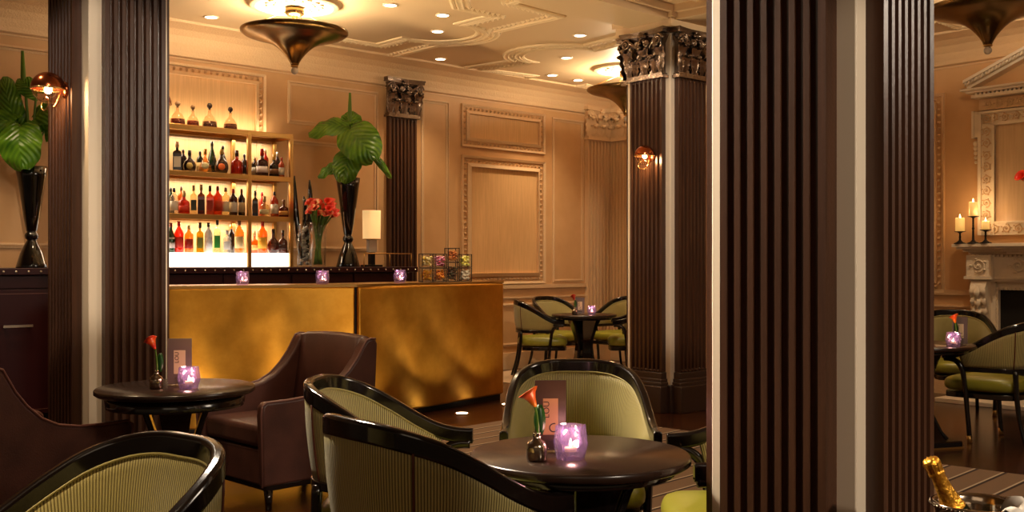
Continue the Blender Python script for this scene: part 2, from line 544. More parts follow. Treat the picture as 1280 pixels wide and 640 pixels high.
def W1(s, off=0., z=0.):
    p = P1 + D1 * s + N1 * off
    return Vector((p.x, p.y, z))


def W2(t, off=0., z=0.):
    p = Q2 + D2 * t + N2 * off
    return Vector((p.x, p.y, z))


def s1(px, off=0.):
    r = (px - 640) / F; b = P1 + N1 * off
    return (r * b.y - b.x) / (D1.x - r * D1.y)


def t2(px, off=0.):
    r = (px - 640) / F; b = Q2 + N2 * off
    return (r * b.y - b.x) / (D2.x - r * D2.y)


mb = MB(); mb.box((0, 7.5, -.05), (24, 24, .1)); struct('floor', mb, 'floor')
mb = MB(); mb.box((0, 7.5, CEIL + .05), (24, 24, .1)); struct('ceiling', mb, 'ceiling')
S_COR = 6.20
mb = MB()
a0, a1 = W1(-7, 0), W1(S_COR, 0); b0, b1 = W1(-7, -.2), W1(S_COR + .2, -.2)
mb.boxpts([(p.x, p.y, 0) for p in (a0, a1, b1, b0)] + [(p.x, p.y, CEIL) for p in (a0, a1, b1, b0)])
struct('wall_left', mb, 'wall')
mb = MB()
a0, a1 = W2(0, 0), W2(12, 0); b0, b1 = W2(0, -.2), W2(12, -.2)
mb.boxpts([(p.x, p.y, 0) for p in (a0, a1, b1, b0)] + [(p.x, p.y, CEIL) for p in (a0, a1, b1, b0)])
struct('wall_right', mb, 'wall')

_trim = [0]


def trim(mb, m='plaster', **k):
    _trim[0] += 1
    return struct('trim_%d' % _trim[0], mb, m, **k)


# cornices and skirting along both walls
CORN = [(0, 0), (.40, 0), (.39, -.02), (.33, -.028), (.22, -.045), (.13, -.085), (.07, -.145), (.04, -.21), (.03, -.25), (.0, -.262)]
for WF, e0, e1 in ((W1, -7, S_COR), (W2, 0, 12)):
    mb = MB(); p0 = WF(e0); p1 = WF(e1)
    n = (WF(0, 1) - WF(0, 0)); d = (p1 - p0)
    vs = []
    for p in (p0, p1):
        for (o, z) in CORN: vs.append((p.x + n.x * o, p.y + n.y * o, CEIL + z))
    k = len(CORN)
    mb.add(vs, [(i, (i + 1) % k, k + (i + 1) % k, k + i) for i in range(k)] + [tuple(range(k)), tuple(range(2 * k - 1, k - 1, -1))])
    # picture rail and dado
    for z, h, o in ((3.22, .012, .012), (.98, .05, .03), (.86, .02, .015)):
        q = [WF(e0, -.01), WF(e1, -.01), WF(e1, o), WF(e0, o)]
        mb.boxpts([(p.x, p.y, z) for p in q] + [(p.x, p.y, z + h) for p in q])
    trim(mb)
    mb = MB()
    q = [WF(e0, -.01), WF(e1, -.01), WF(e1, .03), WF(e0, .03)]
    mb.boxpts([(p.x, p.y, 0) for p in q] + [(p.x, p.y, .2) for p in q])
    struct('baseboard_left' if WF is W1 else 'baseboard_right', mb, 'plaster')


def frame(WF, u0, u1, z0, z1, ornate=False, w=.045, depth=.02, silk=False):
    """raised moulding frame on a wall"""
    mb = MB()
    def ring(o0, o1, d0, d1):
        A = [(u0 + o0, z0 + o0), (u1 - o0, z0 + o0), (u1 - o0, z1 - o0), (u0 + o0, z1 - o0)]
        B = [(u0 + o1, z0 + o1), (u1 - o1, z0 + o1), (u1 - o1, z1 - o1), (u0 + o1, z1 - o1)]
        vs = [WF(u, -.005, z) for u, z in A] + [WF(u, d0, z) for u, z in A] + [WF(u, d1, z) for u, z in B] + [WF(u, -.005, z) for u, z in B]
        fs = []
        for r in range(3):
            for i in range(4):
                j = (i + 1) % 4
                fs.append((r * 4 + i, r * 4 + j, (r + 1) * 4 + j, (r + 1) * 4 + i))
        mb.add(vs, fs)
    if not ornate:
        ring(0, w * .45, depth * .7, depth); ring(w * .6, w, depth * .6, depth * .4)
    else:
        ring(0, w * .25, depth, depth * .6); ring(w * .75, w * 1.1, depth * .7, depth * 1.2)
        # running leaf ornament between the two ridges
        o = w * .5; st = .062
        segs = [((u0 + o, z0 + o), (u1 - o, z0 + o)), ((u1 - o, z0 + o), (u1 - o, z1 - o)), ((u1 - o, z1 - o), (u0 + o, z1 - o)), ((u0 + o, z1 - o), (u0 + o, z0 + o))]
        for (a, b) in segs:
            L = sqrt((b[0] - a[0]) ** 2 + (b[1] - a[1]) ** 2); k = max(2, int(L / st))
            for i in range(k):
                t = (i + .5) / k; u = a[0] + (b[0] - a[0]) * t; z = a[1] + (b[1] - a[1]) * t
                r = .017; h = depth * 1.3
                c = WF(u, h, z)
                vs = [WF(u - r, 0, z - r * .6), WF(u + r * .4, 0, z - r), WF(u + r, 0, z + r * .6), WF(u - r * .4, 0, z + r), c]
                mb.add(vs, [(0, 1, 4), (1, 2, 4), (2, 3, 4), (3, 0, 4)])
    trim(mb)
    if silk:
        mb = MB()
        o = w * 1.05
        q = [WF(u0 + o, -.004, z0 + o), WF(u1 - o, -.004, z0 + o), WF(u1 - o, -.004, z1 - o), WF(u0 + o, -.004, z1 - o)]
        r = [WF(u0 + o, .004, z0 + o), WF(u1 - o, .004, z0 + o), WF(u1 - o, .004, z1 - o), WF(u0 + o, .004, z1 - o)]
        mb.boxpts([tuple(v) for v in q + r])
        trim(mb, 'silk')


frame(W1, s1(150), s1(331), 1.5, 3.18, True, .10, .03, True)
frame(W1, s1(-130), s1(125), 1.42, 3.14)
frame(W1, s1(359), s1(472), 2.72, 3.16)
frame(W1, s1(359), s1(472), 1.42, 2.56)
frame(W1, s1(526), s1(561), 1.08, 3.16)
frame(W1, s1(576), s1(680), 2.66, 3.16, True, .10, .03, True)
frame(W1, s1(576), s1(680), 1.04, 2.56, True, .12, .035, True)
frame(W1, s1(690), s1(729), 1.04, 3.14)
for a, b in ((359, 472), (526, 561), (576, 680), (690, 729)):
    frame(W1, s1(a), s1(b), .27, .80)
# curved patch of paler silk the photo shows on the tall panel is the weave catching light; the mouldings carry on round the corner
frame(W2, t2(820), t2(1080), 1.04, 3.14)
frame(W2, t2(1120), t2(1181.5), 1.0, 2.98, True, .12, .035, True)
frame(W2, t2(1130), t2(1190), .27, .80)


# ---- ceiling plaster pattern around each chandelier
CH = [(-1.85, 8.85), (1.30, 11.80), (3.66, 8.00), (.35, 5.2)]
RIDGE = [(-.034, 0), (-.034, -.012), (-.024, -.024), (-.008, -.018), (.008, -.018), (.024, -.024), (.034, -.012), (.034, 0)]
THIN = [(-.02, 0), (-.02, -.014), (0, -.022), (.02, -.014), (.02, 0)]


def ceiling_pattern(c, rot, small=False):
    def outline(outer):
        pts = []
        for k in range(4):
            b = rot + k * pi / 2
            pol = lambda deg, r: (c[0] + r * cos(b + radians(deg)), c[1] + r * sin(b + radians(deg)))
            if small: cx, cy = pol(0, 1.10); rl, sp = (.57, 70) if outer else (.45, 96)
            else: cx, cy = pol(0, 1.607); rl, sp = (.545, 52) if outer else (.43, 101)
            if not small: pts.append(pol(-33, 2.33) if outer else pol(-29.6, 1.76))
            for i in range(15):
                a = b + radians(-sp + 2 * sp * i / 14)
                pts.append((cx + rl * cos(a), cy + rl * sin(a)))
            if small: pts.append(pol(45, 2.0 if outer else 1.62))
            elif outer: pts += [pol(33, 2.33), pol(45, 1.84)]
            else: pts += [pol(29.6, 1.76), pol(38, 1.42), pol(52, 1.42)]
        return [(x, y, CEIL + .004) for x, y in pts]
    ins, out = outline(False), outline(True)
    mb = MB()
    mb.sweep(ins, RIDGE, closed=True); mb.sweep(out, RIDGE, closed=True)
    cc = Vector((c[0], c[1], CEIL + .004))
    mb.sweep([tuple(cc + (Vector(p) - cc) * .955) for p in ins], THIN, closed=True)
    # leaf enrichment beside the outer ridge
    for o, f in ((out, .955), (ins, 1.05)):
        o = [cc + (Vector(p) - cc) * f for p in o]
        for i in range(len(o)):
            a = o[i]; b = o[(i + 1) % len(o)]; L = (b - a).length
            k = max(1, int(L / .06))
            for j in range(k):
                p = a + (b - a) * ((j + .5) / k); r = .022
                mb.add([(p.x - r, p.y - r, CEIL), (p.x + r, p.y - r, CEIL), (p.x + r, p.y + r, CEIL), (p.x - r, p.y + r, CEIL), (p.x, p.y, CEIL - .024)],
                       [(0, 1, 4), (1, 2, 4), (2, 3, 4), (3, 0, 4)])
    trim(mb, 'ornament')


ROT = radians(43.5)
ceiling_pattern(CH[0], ROT); ceiling_pattern(CH[1], ROT, True); ceiling_pattern(CH[2], ROT)
E1 = Vector((-.685, -.728)); E2 = Vector((.728, -.685))

# beam between the pillars, with a small moulding at its foot
mb = MB()
b0 = Vector((-2.55, 5.45)); b1 = Vector((1.37, 9.26)); bd = (b1 - b0).normalized(); bn = Vector((-bd.y, bd.x))
def beam(p0, p1, w, z):
    d = (p1 - p0).normalized(); n = Vector((-d.y, d.x)) * w / 2
    q = [p0 - n, p1 - n, p1 + n, p0 + n]
    mb.boxpts([(p.x, p.y, z) for p in q] + [(p.x, p.y, CEIL + .01) for p in q])
beam(b0, b1 , .46, 3.385)
beam(b0, b1, .56, 3.44)
p2 = Vector((1.37, 9.26)); 
beam(p2 - E2 * .1, p2 + E2 * 6, .46, 3.385); beam(p2 - E2 * .1, p2 + E2 * 6, .56, 3.44)
beam(Vector((-2.3, 5.8)), Vector((1.1, 2.9)), .46, 3.385); beam(Vector((-2.3, 5.8)), Vector((1.1, 2.9)), .56, 3.44)
trim(mb, 'ceiling')


# ================================================================== PILLARS
def fluted(mb, w, depth, z0, z1, nfl=7, border=.014):
    """plan profile of a fluted pilaster, local x along the face, y outward"""
    pts = [(-w / 2, 0), (-w / 2, depth)]
    pitch = (w - 2 * border) / nfl
    fw = pitch * .58
    for k in range(nfl):
        c = -w / 2 + border + pitch * (k + .5)
        for i in range(7):
            a = pi - pi * i / 6
            pts.append((c + fw / 2 * cos(a), depth - fw * .95 * sin(a)))
    pts += [(w / 2, depth), (w / 2, 0)]
    n = len(pts)
    vs = [(x, y, z0) for x, y in pts] + [(x, y, z1) for x, y in pts]
    fs = [(i, (i + 1) % n, n + (i + 1) % n, n + i) for i in range(n)]
    mb.add(vs, fs)
    # plain blocks closing the flutes above and below, with small rounded flute ends
    for z, s in ((z1, -1), (z0, 1)):
        for k in range(nfl):
            c = -w / 2 + border + pitch * (k + .5)
            mb.ball((c, depth - fw * .25, z + s * .008), fw * .47, 8, 6)


def capital(mb, w, depth, h):
    """Corinthian pilaster capital; origin bottom centre at wall plane, y outward"""
    # necking and flared bell
    mb.box((0, depth / 2 + .012, .012), (w + .07, depth + .05, .024))
    mb.box((0, depth / 2 + .008, .034), (w + .035, depth + .03, .02))
    n = 6; vs = []; fs = []
    prof = [(0, .04), (.0, .30 * h / .42), (.018, .33 * h / .42), (.04, h - .05)]
    for o, z in prof:
        vs += [(-w / 2 - o, -0.0, z), (-w / 2 - o, depth + o, z), (w / 2 + o, depth + o, z), (w / 2 + o, -0.0, z)]
    for i in range(len(prof) - 1):
        for k in range(3): fs.append((i * 4 + k, i * 4 + k + 1, (i + 1) * 4 + k + 1, (i + 1) * 4 + k))
    mb.add(vs, fs)
    # abacus with hollowed sides
    top = []
    m = 8
    for i in range(m + 1):
        t = -1 + 2 * i / m
        top.append(((w / 2 + .065) * t, depth + .065 - .035 * (1 - t * t)))
    poly = [(-w / 2 - .065, -0.0)] + top + [(w / 2 + .065, -0.0)]
    mb.prism(poly, h - .045, h - .018); mb.prism([(x * 1.03, y * 1.03 if y > .01 else y) for x, y in poly], h - .02, h)
    # acanthus leaves: curling blades in two rows
    def leaf(cx, z0, lh, lw, y0, curl):
        vs = []; R = 9; C = 5
        for i in range(R):
            t = i / (R - 1)
            a = t * 1.0
            yy = y0 + .010 + .018 * sin(a * 2.2) + curl * max(0, t - .55) ** 1.4 * 3.2
            zz = z0 + lh * (t if t < .78 else .78 + .10 * sin((t - .78) / .22 * pi) - .06 * (t - .78) / .22)
            ww = lw * (.62 + .5 * sin(t * 2.4)) * (1 + .16 * cos(i * pi)) * (1 if t < .85 else .7)
            for j in range(C):
                u = -1 + 2 * j / (C - 1)
                vs.append((cx + u * ww / 2, yy - .012 * u * u + .008 * cos(u * pi * 2), zz))
        fs = [(i * C + j, i * C + j + 1, (i + 1) * C + j + 1, (i + 1) * C + j) for i in range(R - 1) for j in range(C - 1)]
        mb.add(vs, fs, True)
        mb.ball((cx, y0 + .03 + curl * 1.1, z0 + lh * .80), lw * .26, 8, 6, .7)
    for k in range(2 if w < .3 else 3):
        nn = 2 if w < .3 else 3
        leaf(-w / 2 + w * (k + .5) / nn, .045, h * .40, w / nn * .9, depth, .035)
    for k in range(3):
        leaf(-w / 2 + w * k / 2, .045, h * .66, w / 3 * .85, depth + .006, .05)
    # corner volutes and centre flower
    def volute(cx, cz, r, s):
        pts = []
        for i in range(26):
            a = i / 25 * 2.4 * 2 * pi / 1.4; rr = r * (1 - .78 * i / 25)
            pts.append((cx + s * rr * cos(a), depth + .05 + .012 * (i / 25), cz + rr * sin(a)))
        mb.tube(pts, [.016 * (1 - .4 * i / 25) for i in range(26)], 6)
        mb.ball((cx, depth + .06, cz), r * .26, 8, 6)
    for s in (-1, 1):
        volute(s * (w / 2 - .0), h - .105, .052, s)
        mb.tube([(s * w * .12, depth + .01, h * .55), (s * w * .2, depth + .03, h * .68), (s * w * .34, depth + .045, h * .76), (s * w * .46, depth + .05, h - .07)], [.012, .016, .018, .016], 6)
        volute(s * w * .14, h - .125, .03, -s)
    mb.ball((0, depth + .055, h - .06), .036, 10, 7, .9)
    for k in range(6):
        a = k * pi / 3
        mb.ball((.034 * cos(a), depth + .05, h - .06 + .034 * sin(a)), .018, 6, 5)


ALPHA = radians(49)
U = Vector((-cos(ALPHA), sin(ALPHA))); V = Vector((sin(ALPHA), cos(ALPHA)))     # left face runs away to the left, right face away to the right
NU = Vector((-sin(ALPHA), -cos(ALPHA))); NV = Vector((cos(ALPHA), -sin(ALPHA)))
PBASE = .33; CAPZ = 2.90; CAPH = .43; PD = .05


def place(o, parent, p, ang, z):
    o.parent = parent
    o.matrix_local = Matrix.Translation((p.x, p.y, z)) @ Matrix.Rotation(ang, 4, 'Z')


def pillar(K, fa, fb, SU, SV, label):
    t = thing('pillar', label, 'pillar', (K[0], K[1], 0))
    mb = MB()
    q = [Vector((0, 0)), U * SU, U * SU + V * SV, V * SV]
    mb.prism([(p.x, p.y) for p in q], 0, CEIL)
    mb.build('shaft', 'core', t, bevel=.004)
    # four faces: (start corner, direction, outward normal, range)
    faces = [(Vector((0, 0)), U, NU, fa), (Vector((0, 0)), V, NV, fb),
             (V * SV, U, V, (SU - (fa[1]), SU - fa[0]) if SU > .5 else (.03, SU - .03)), (U * SU, V, U, (.04, SV - .04))]
    for (c0, d, n, (a, b)) in faces:
        w = b - a; mid = c0 + d * (a + b) / 2
        ang = atan2(n.y, n.x) - pi / 2
        mb = MB(); fluted(mb, w, PD, PBASE + .02, CAPZ)
        place(mb.build('pilaster', 'flute'), t, mid, ang, 0)
        mb = MB(); capital(mb, w, PD, CAPH)
        place(mb.build('capital', 'bronze'), t, mid, ang, CAPZ)
        mb = MB()
        mb.box((0, PD / 2 + .02, .115), (w + .08, PD + .08, .23))
        mb.box((0, PD / 2 + .014, .245), (w + .06, PD + .065, .035)); mb.box((0, PD / 2 + .009, .275), (w + .04, PD + .045, .03))
        mb.box((0, PD / 2 + .004, .315), (w + .02, PD + .025, .06))
        place(mb.build('plinth', 'plinth', bevel=.006), t, mid, ang, 0)
    mb = MB(); e = .02
    q = [NU * e + NV * e, U * SU + NU * e + U * e, U * (SU + e) + V * (SV + e), V * (SV + e) + NV * e]
    mb.prism([(p.x, p.y) for p in q], 0, .24)
    mb.build('base', 'plinth', t, bevel=.006)
    # moulded head under the beam
    mb = MB()
    for e, z0, z1 in ((.075, 3.33, 3.40), (.10, 3.40, CEIL)):
        q = [NU * e + NV * e, U * (SU + e) + NU * e, U * (SU + e) + V * (SV + e), V * (SV + e) + NV * e]
        mb.prism([(p.x, p.y) for p in q], z0, z1)
    mb.build('head_moulding', 'ceiling', t)
    return t


PN = pillar((.867, 2.62), (.055, .387), (.045, .303), .455, .36, 'nearest fluted dark pillar, with cream edges, right of the centre table')
PL = pillar((-2.24, 5.5), (.105, .505), (.069, .399), .60, .43, 'fluted dark pillar with cream corner behind the left round table')
PM = pillar((1.371, 9.0), (.055, .425), (.055, .425), .50, .46, 'farther fluted pillar with bronze capitals and a wood plinth')


def wall_pilaster(WF, u0, u1, m, mc, label, zb=.3):
    w = u1 - u0; c = WF((u0 + u1) / 2)
    n = WF(0, 1) - WF(0, 0)
    t = thing('wall_pilaster', label, 'pilaster', (c.x, c.y, 0), atan2(n.y, n.x) - pi / 2)
    mb = MB(); fluted(mb, w, .06, zb, CAPZ); mb.build('pilaster_shaft', m, t)
    mb = MB(); capital(mb, w, .06, CAPH); o = mb.build('capital', mc, t); o.location = (0, 0, CAPZ)
    mb = MB(); mb.box((0, .04, zb / 2), (w + .06, .10, zb)); mb.build('plinth', m if m == 'plaster' else 'plinth', t, bevel=.006)
    return t


wall_pilaster(W1, s1(483), s1(517), 'flute', 'bronze', 'slim dark fluted pilaster with bronze capital on the wall behind the bar')
wall_pilaster(W1, s1(731), s1(761), 'plaster', 'plaster', 'cream fluted pilaster left of the room corner, beyond the far tables')
wall_pilaster(W2, .05, .50, 'plaster', 'plaster', 'cream fluted pilaster right of the room corner, half behind the farther pillar')

# ================================================================== BAR
BH = 1.125
BP = [Vector((-2.86, 7.532)), Vector((-1.24, 8.33)), Vector((-.076, 9.90))]
bar = thing('bar_counter', 'long burnished brass bar front with two smooth panels, behind the leather armchair', 'bar', (-1.24, 8.33, 0))
BO = Vector((1.24, -8.33, 0))
dA = (BP[1] - BP[0]).normalized(); nA = Vector((-dA.y, dA.x)); dB = (BP[2] - BP[1]).normalized(); nB = Vector((-dB.y, dB.x))


def barpanel(a, b, d, n, bow):
    mb = MB(); K = 14; pts = []
    for i in range(K + 1):
        t = i / K
        p = a + (b - a) * t - n * bow * (1 - (2 * t - 1) ** 2)
        pts.append(p)
    # rolled right-hand end
    poly = [(p.x - bar.location.x, p.y - bar.location.y) for p in pts]
    e = b + n * .45; f = a + n * .45
    poly += [(e.x - bar.location.x, e.y - bar.location.y), (f.x - bar.location.x, f.y - bar.location.y)]
    mb.prism(poly, .05, BH - .02)
    return mb


barpanel(BP[0], BP[1] - dA * .02, dA, nA, 0).build('brass_panel', 'brass', bar, bevel=.012, seg=3)
barpanel(BP[1] + dB * .02, BP[2], dB, nB, .03).build('brass_panel', 'brass', bar, bevel=.02, seg=4)
mb = MB()
for a, b, n in ((BP[0], BP[1], nA), (BP[1], BP[2] - dB * .02, nB)):
    q = [a + n * .03, b + n * .03, b + n * .42, a + n * .42]
    mb.prism([(p.x + 1.24, p.y - 8.33) for p in q], 0, BH - .03)
mb.build('plinth_core', 'iron', bar)
mb = MB()
mid = BP[1] + (nA + nB).normalized() * .5 / max(.3, (nA + nB).normalized().dot(nA))
for q in ([BP[0], BP[1], mid, BP[0] + nA * .5], [BP[1], BP[2], BP[2] + nB * .5, mid]):
    mb.prism([(p.x + 1.24, p.y - 8.33) for p in q], BH - .022, BH)
mb.build('bar_top', 'brass_edge', bar)

# recessed floor lights washing the brass
def uplight(p, label, e=55):
    t = thing('floor_uplight', label, 'light', (p[0], p[1], 0), 0, 'round floor lights along the bar')
    mb = MB(); mb.lathe([(.066, 0.0), (.066, .006), (.05, .006)], 24); mb.build('trim_ring', 'brass_pale', t)
    mb = MB(); mb.lathe([(.05, .0), (.05, .0075)], 24); mb.build('lens', 'uplens', t)
    light('uplight_lamp', 'SPOT', (p[0], p[1], .03), e, (1, .74, .42), .03, (pi, 0, 0), spot=110, blend=.8)


uplight((-.43, 8.93), 'small round floor light glowing at the foot of the brass bar, left one')
uplight((-.04, 9.50), 'small round floor light at the right-hand end of the brass bar')
uplight((-1.0, 8.30), 'small round floor light hidden behind the green-backed chairs at the bar')
uplight((-1.62, 7.95), 'added hidden floor light brightening the brass bar behind the leather armchair', 38)  # added out of sight to make the left brass panel glow
uplight((-2.2, 7.66), 'added hidden floor light brightening the brass bar behind the left table', 30)  # second added lamp, unseen, for the glow low on the same panel

# ================================================================== BACK COUNTER
BZ = 1.255
S0 = -4.2; S1 = 2.36
bc = thing('back_counter', 'dark leather back counter edged with nailheads along the wall behind the bar', 'counter', tuple(W1(0, .4)))
BCM = Matrix.Translation(-Vector(bc.location))


def wbox(mb, WF, u0, u1, o0, o1, z0, z1):
    q = [WF(u0, o0), WF(u1, o0), WF(u1, o1), WF(u0, o1)]
    mb.boxpts([(p.x, p.y, z0) for p in q] + [(p.x, p.y, z1) for p in q])
    return mb


mb = wbox(MB(), W1, S0, S1 - .04, .02, .70, 0.08, BZ - .06); mb.xf(BCM).build('carcass', 'counter', bc)
mb = wbox(MB(), W1, S0, S1, .005, .75, BZ - .055, BZ); mb.xf(BCM).build('studded_top', 'counter', bc, bevel=.006)
mb = wbox(MB(), W1, S0, S1 - .06, .05, .66, 0, .08); mb.xf(BCM).build('toe_kick', 'black', bc)
nm = None
k = 0
s = S1 - .04
vis = []
while s > S0 + .1 and k < 62:
    p = W1(s, .752, BZ - .028)
    px = 640 + F * p.x / p.y
    if px < -5: break
    if (px < 68) or (205 < px < 530):
        if nm is None:
            m_ = MB(); m_.ball((0, 0, 0), .0105, 8, 6); nm = m_.build('nailhead', 'nail', bc); o = nm
        else:
            o = nm.copy(); COL.objects.link(o)
        o.parent = bc; o.location = p - Vector(bc.location); k += 1
    s -= .093
# doors with stitched edges and bar handles
door = None
for i in range(9):
    u = S1 - .08 - .70 * (i + 1)
    mb = wbox(MB(), W1, u + .01, u + .69, .70, .722, .10, BZ - .17); d = mb.xf(BCM).build('cabinet_door', 'counter', bc, bevel=.004)
    mb = MB()
    for a, b in ((u + .03, u + .034), (u + .666, u + .67)): wbox(mb, W1, a, b, .722, .7245, .13, BZ - .20)
    wbox(mb, W1, u + .03, u + .67, .722, .7245, BZ - .204, BZ - .2); wbox(mb, W1, u + .03, u + .67, .722, .7245, .13, .134)
    mb.xf(BCM).build('stitching', 'leather_pipe', d)
    mb = MB(); wbox(mb, W1, u + .24, u + .46, .745, .757, .79, .81); wbox(mb, W1, u + .25, u + .27, .72, .75, .792, .808); wbox(mb, W1, u + .43, u + .45, .72, .75, .792, .808)
    mb.xf(BCM).build('door_handle', 'nail', d)
    mb = wbox(MB(), W1, u + .01, u + .69, .70, .72, BZ - .16, BZ - .065); mb.xf(BCM).build('drawer_front', 'counter', bc, bevel=.003)

# low brass gallery rail on the counter top
mb = MB(); z = BZ + .135
mb.tube([W1(s1(455, .68), .68, z), W1(S1 - .03, .68, z)], .006, 6)
mb.tube([W1(s1(-30, .68), .68, z), W1(s1(60, .68), .68, z)], .006, 6) if False else None
for px in (455, 487, 514):
    q = W1(s1(px, .68), .68, 0); mb.tube([(q.x, q.y, BZ), (q.x, q.y, z)], .005, 6)
tag(mb.build('gallery_rail', 'brass_edge'), 'thin brass gallery rail standing on the back counter by the table lamp', 'rail')

# ================================================================== BOTTLE SHELVES
ST1 = 2.55; SHZ = [2.55, 2.13, 1.74, 1.39]     # deck, shelf, shelf, light box
SF = .40; SB = .06
sl = s1(150, SF); sm_ = s1(312, SF); sr = s1(364.5, SF)
sh = thing('bottle_shelf', 'brass framed backlit shelf unit full of bottles behind the bar', 'shelf', tuple(W1(sm_, .2, BZ)))
SM = Matrix.Translation(-Vector(sh.location))
for z in SHZ[:3]:
    mb = wbox(MB(), W1, sl, sr, SB, SF - .02, z - .02, z); mb.xf(SM).build('shelf_board', 'brass_pale', sh)
    mb = wbox(MB(), W1, sl, sr + .02, SF - .02, SF + .005, z - .045, z + .004); mb.xf(SM).build('front_rail', 'brass_edge', sh, bevel=.003)
    mb = wbox(MB(), W1, sl, sr, SB + .0, SB + .02, z - .045, z); mb.xf(SM).build('back_rail', 'brass_edge', sh)
mb = wbox(MB(), W1, sr - .005, sr + .02, SB, SF, ST1 - .045, ST1); 
for z in SHZ[1:3]: wbox(mb, W1, sr - .005, sr + .02, SB, SF, z - .03, z)
mb.xf(SM).build('side_rails', 'brass_edge', sh)
for u in (sl, sm_, sr):
    for o in (SF - .02, SB):
        mb = wbox(MB(), W1, u - .018, u + .018, o - .006, o + .026, BZ, ST1 + .002); mb.xf(SM).build('upright', 'brass_edge', sh, bevel=.002)
mb = wbox(MB(), W1, sl, sm_ - .02, SB + .02, SF - .015, BZ + .004, SHZ[3]); mb.xf(SM).build('light_box', 'lightbox', sh)
mb = wbox(MB(), W1, sm_ + .02, sr - .02, SB + .02, SF - .015, BZ + .004, SHZ[3]); mb.xf(SM).build('light_box', 'lightbox', sh)
mb = wbox(MB(), W1, sl, sr, .012, .03, BZ, ST1 - .02); mb.xf(SM).build('back_panel', 'silk', sh)
ang1 = atan2(D1.y, D1.x)
for z in SHZ[:3]:
    c = W1((sl + sr) / 2, .14, z - .06)
    o = light('shelf_strip_lamp', 'AREA', c, 7, (1, .80, .56), sx=(sr - sl) * .96, sy=.05); o.rotation_euler = (0, 0, ang1)
c = W1((sl + sr) / 2, .22, ST1 + .03)
o = light('shelf_strip_lamp', 'AREA', W1((sl + sr) / 2, .10, ST1 + .03), 5, (1, .74, .46), sx=(sr - sl) * .96, sy=.05); o.rotation_euler = (radians(180), 0, ang1)

_gm = {}


def glassmat(c, t):
    key = (c, t)
    if key not in _gm:
        if t == 'd':
            _gm[key] = mat('dark_glass', rgb(*c), .07, coat=.6)
        elif t == 'p':
            _gm[key] = mat('label_paper', rgb(*c), .5)
        else:
            m = thin_glass('tinted_glass', rgb(*[min(255, int(q * .5 + 128)) if sum(c) > 560 else q for q in c]), body=.35 if sum(c) < 560 else .1, bodycol=rgb(*c))
            _gm[key] = m
    return _gm[key]


PROF = {
    'tall': [(.0, 0), (.9, 0), (1, .02), (1, .62), (.92, .68), (.5, .77), (.34, .82), (.32, .92)],
    'wine': [(.0, 0), (.9, 0), (1, .02), (1, .42), (.85, .56), (.5, .70), (.34, .78), (.32, .93)],
    'round': [(.0, 0), (.6, 0), (.78, .03), (1, .22), (1, .34), (.8, .50), (.45, .60), (.28, .66), (.26, .86)],
    'squat': [(.0, 0), (.9, 0), (1, .03), (.96, .48), (.85, .56), (.4, .62), (.28, .66), (.28, .82)],
    'pear': [(.0, 0), (.9, 0), (1, .03), (.9, .18), (.6, .42), (.34, .60), (.2, .70), (.2, .84)],
    'decanter': [(.0, 0), (.94, 0), (1, .02), (.96, .24), (.7, .42), (.3, .56), (.2, .62), (.2, .74), (.28, .76)],
    'square': [(.0, 0), (.98, 0), (1, .02), (1, .60), (.9, .66), (.36, .72), (.32, .76), (.32, .88)],
}
CAPTOP = {'decanter': .24, 'round': .14, 'squat': .18, 'pear': .16}
BROWS = {'f': .30, 'b': .16}


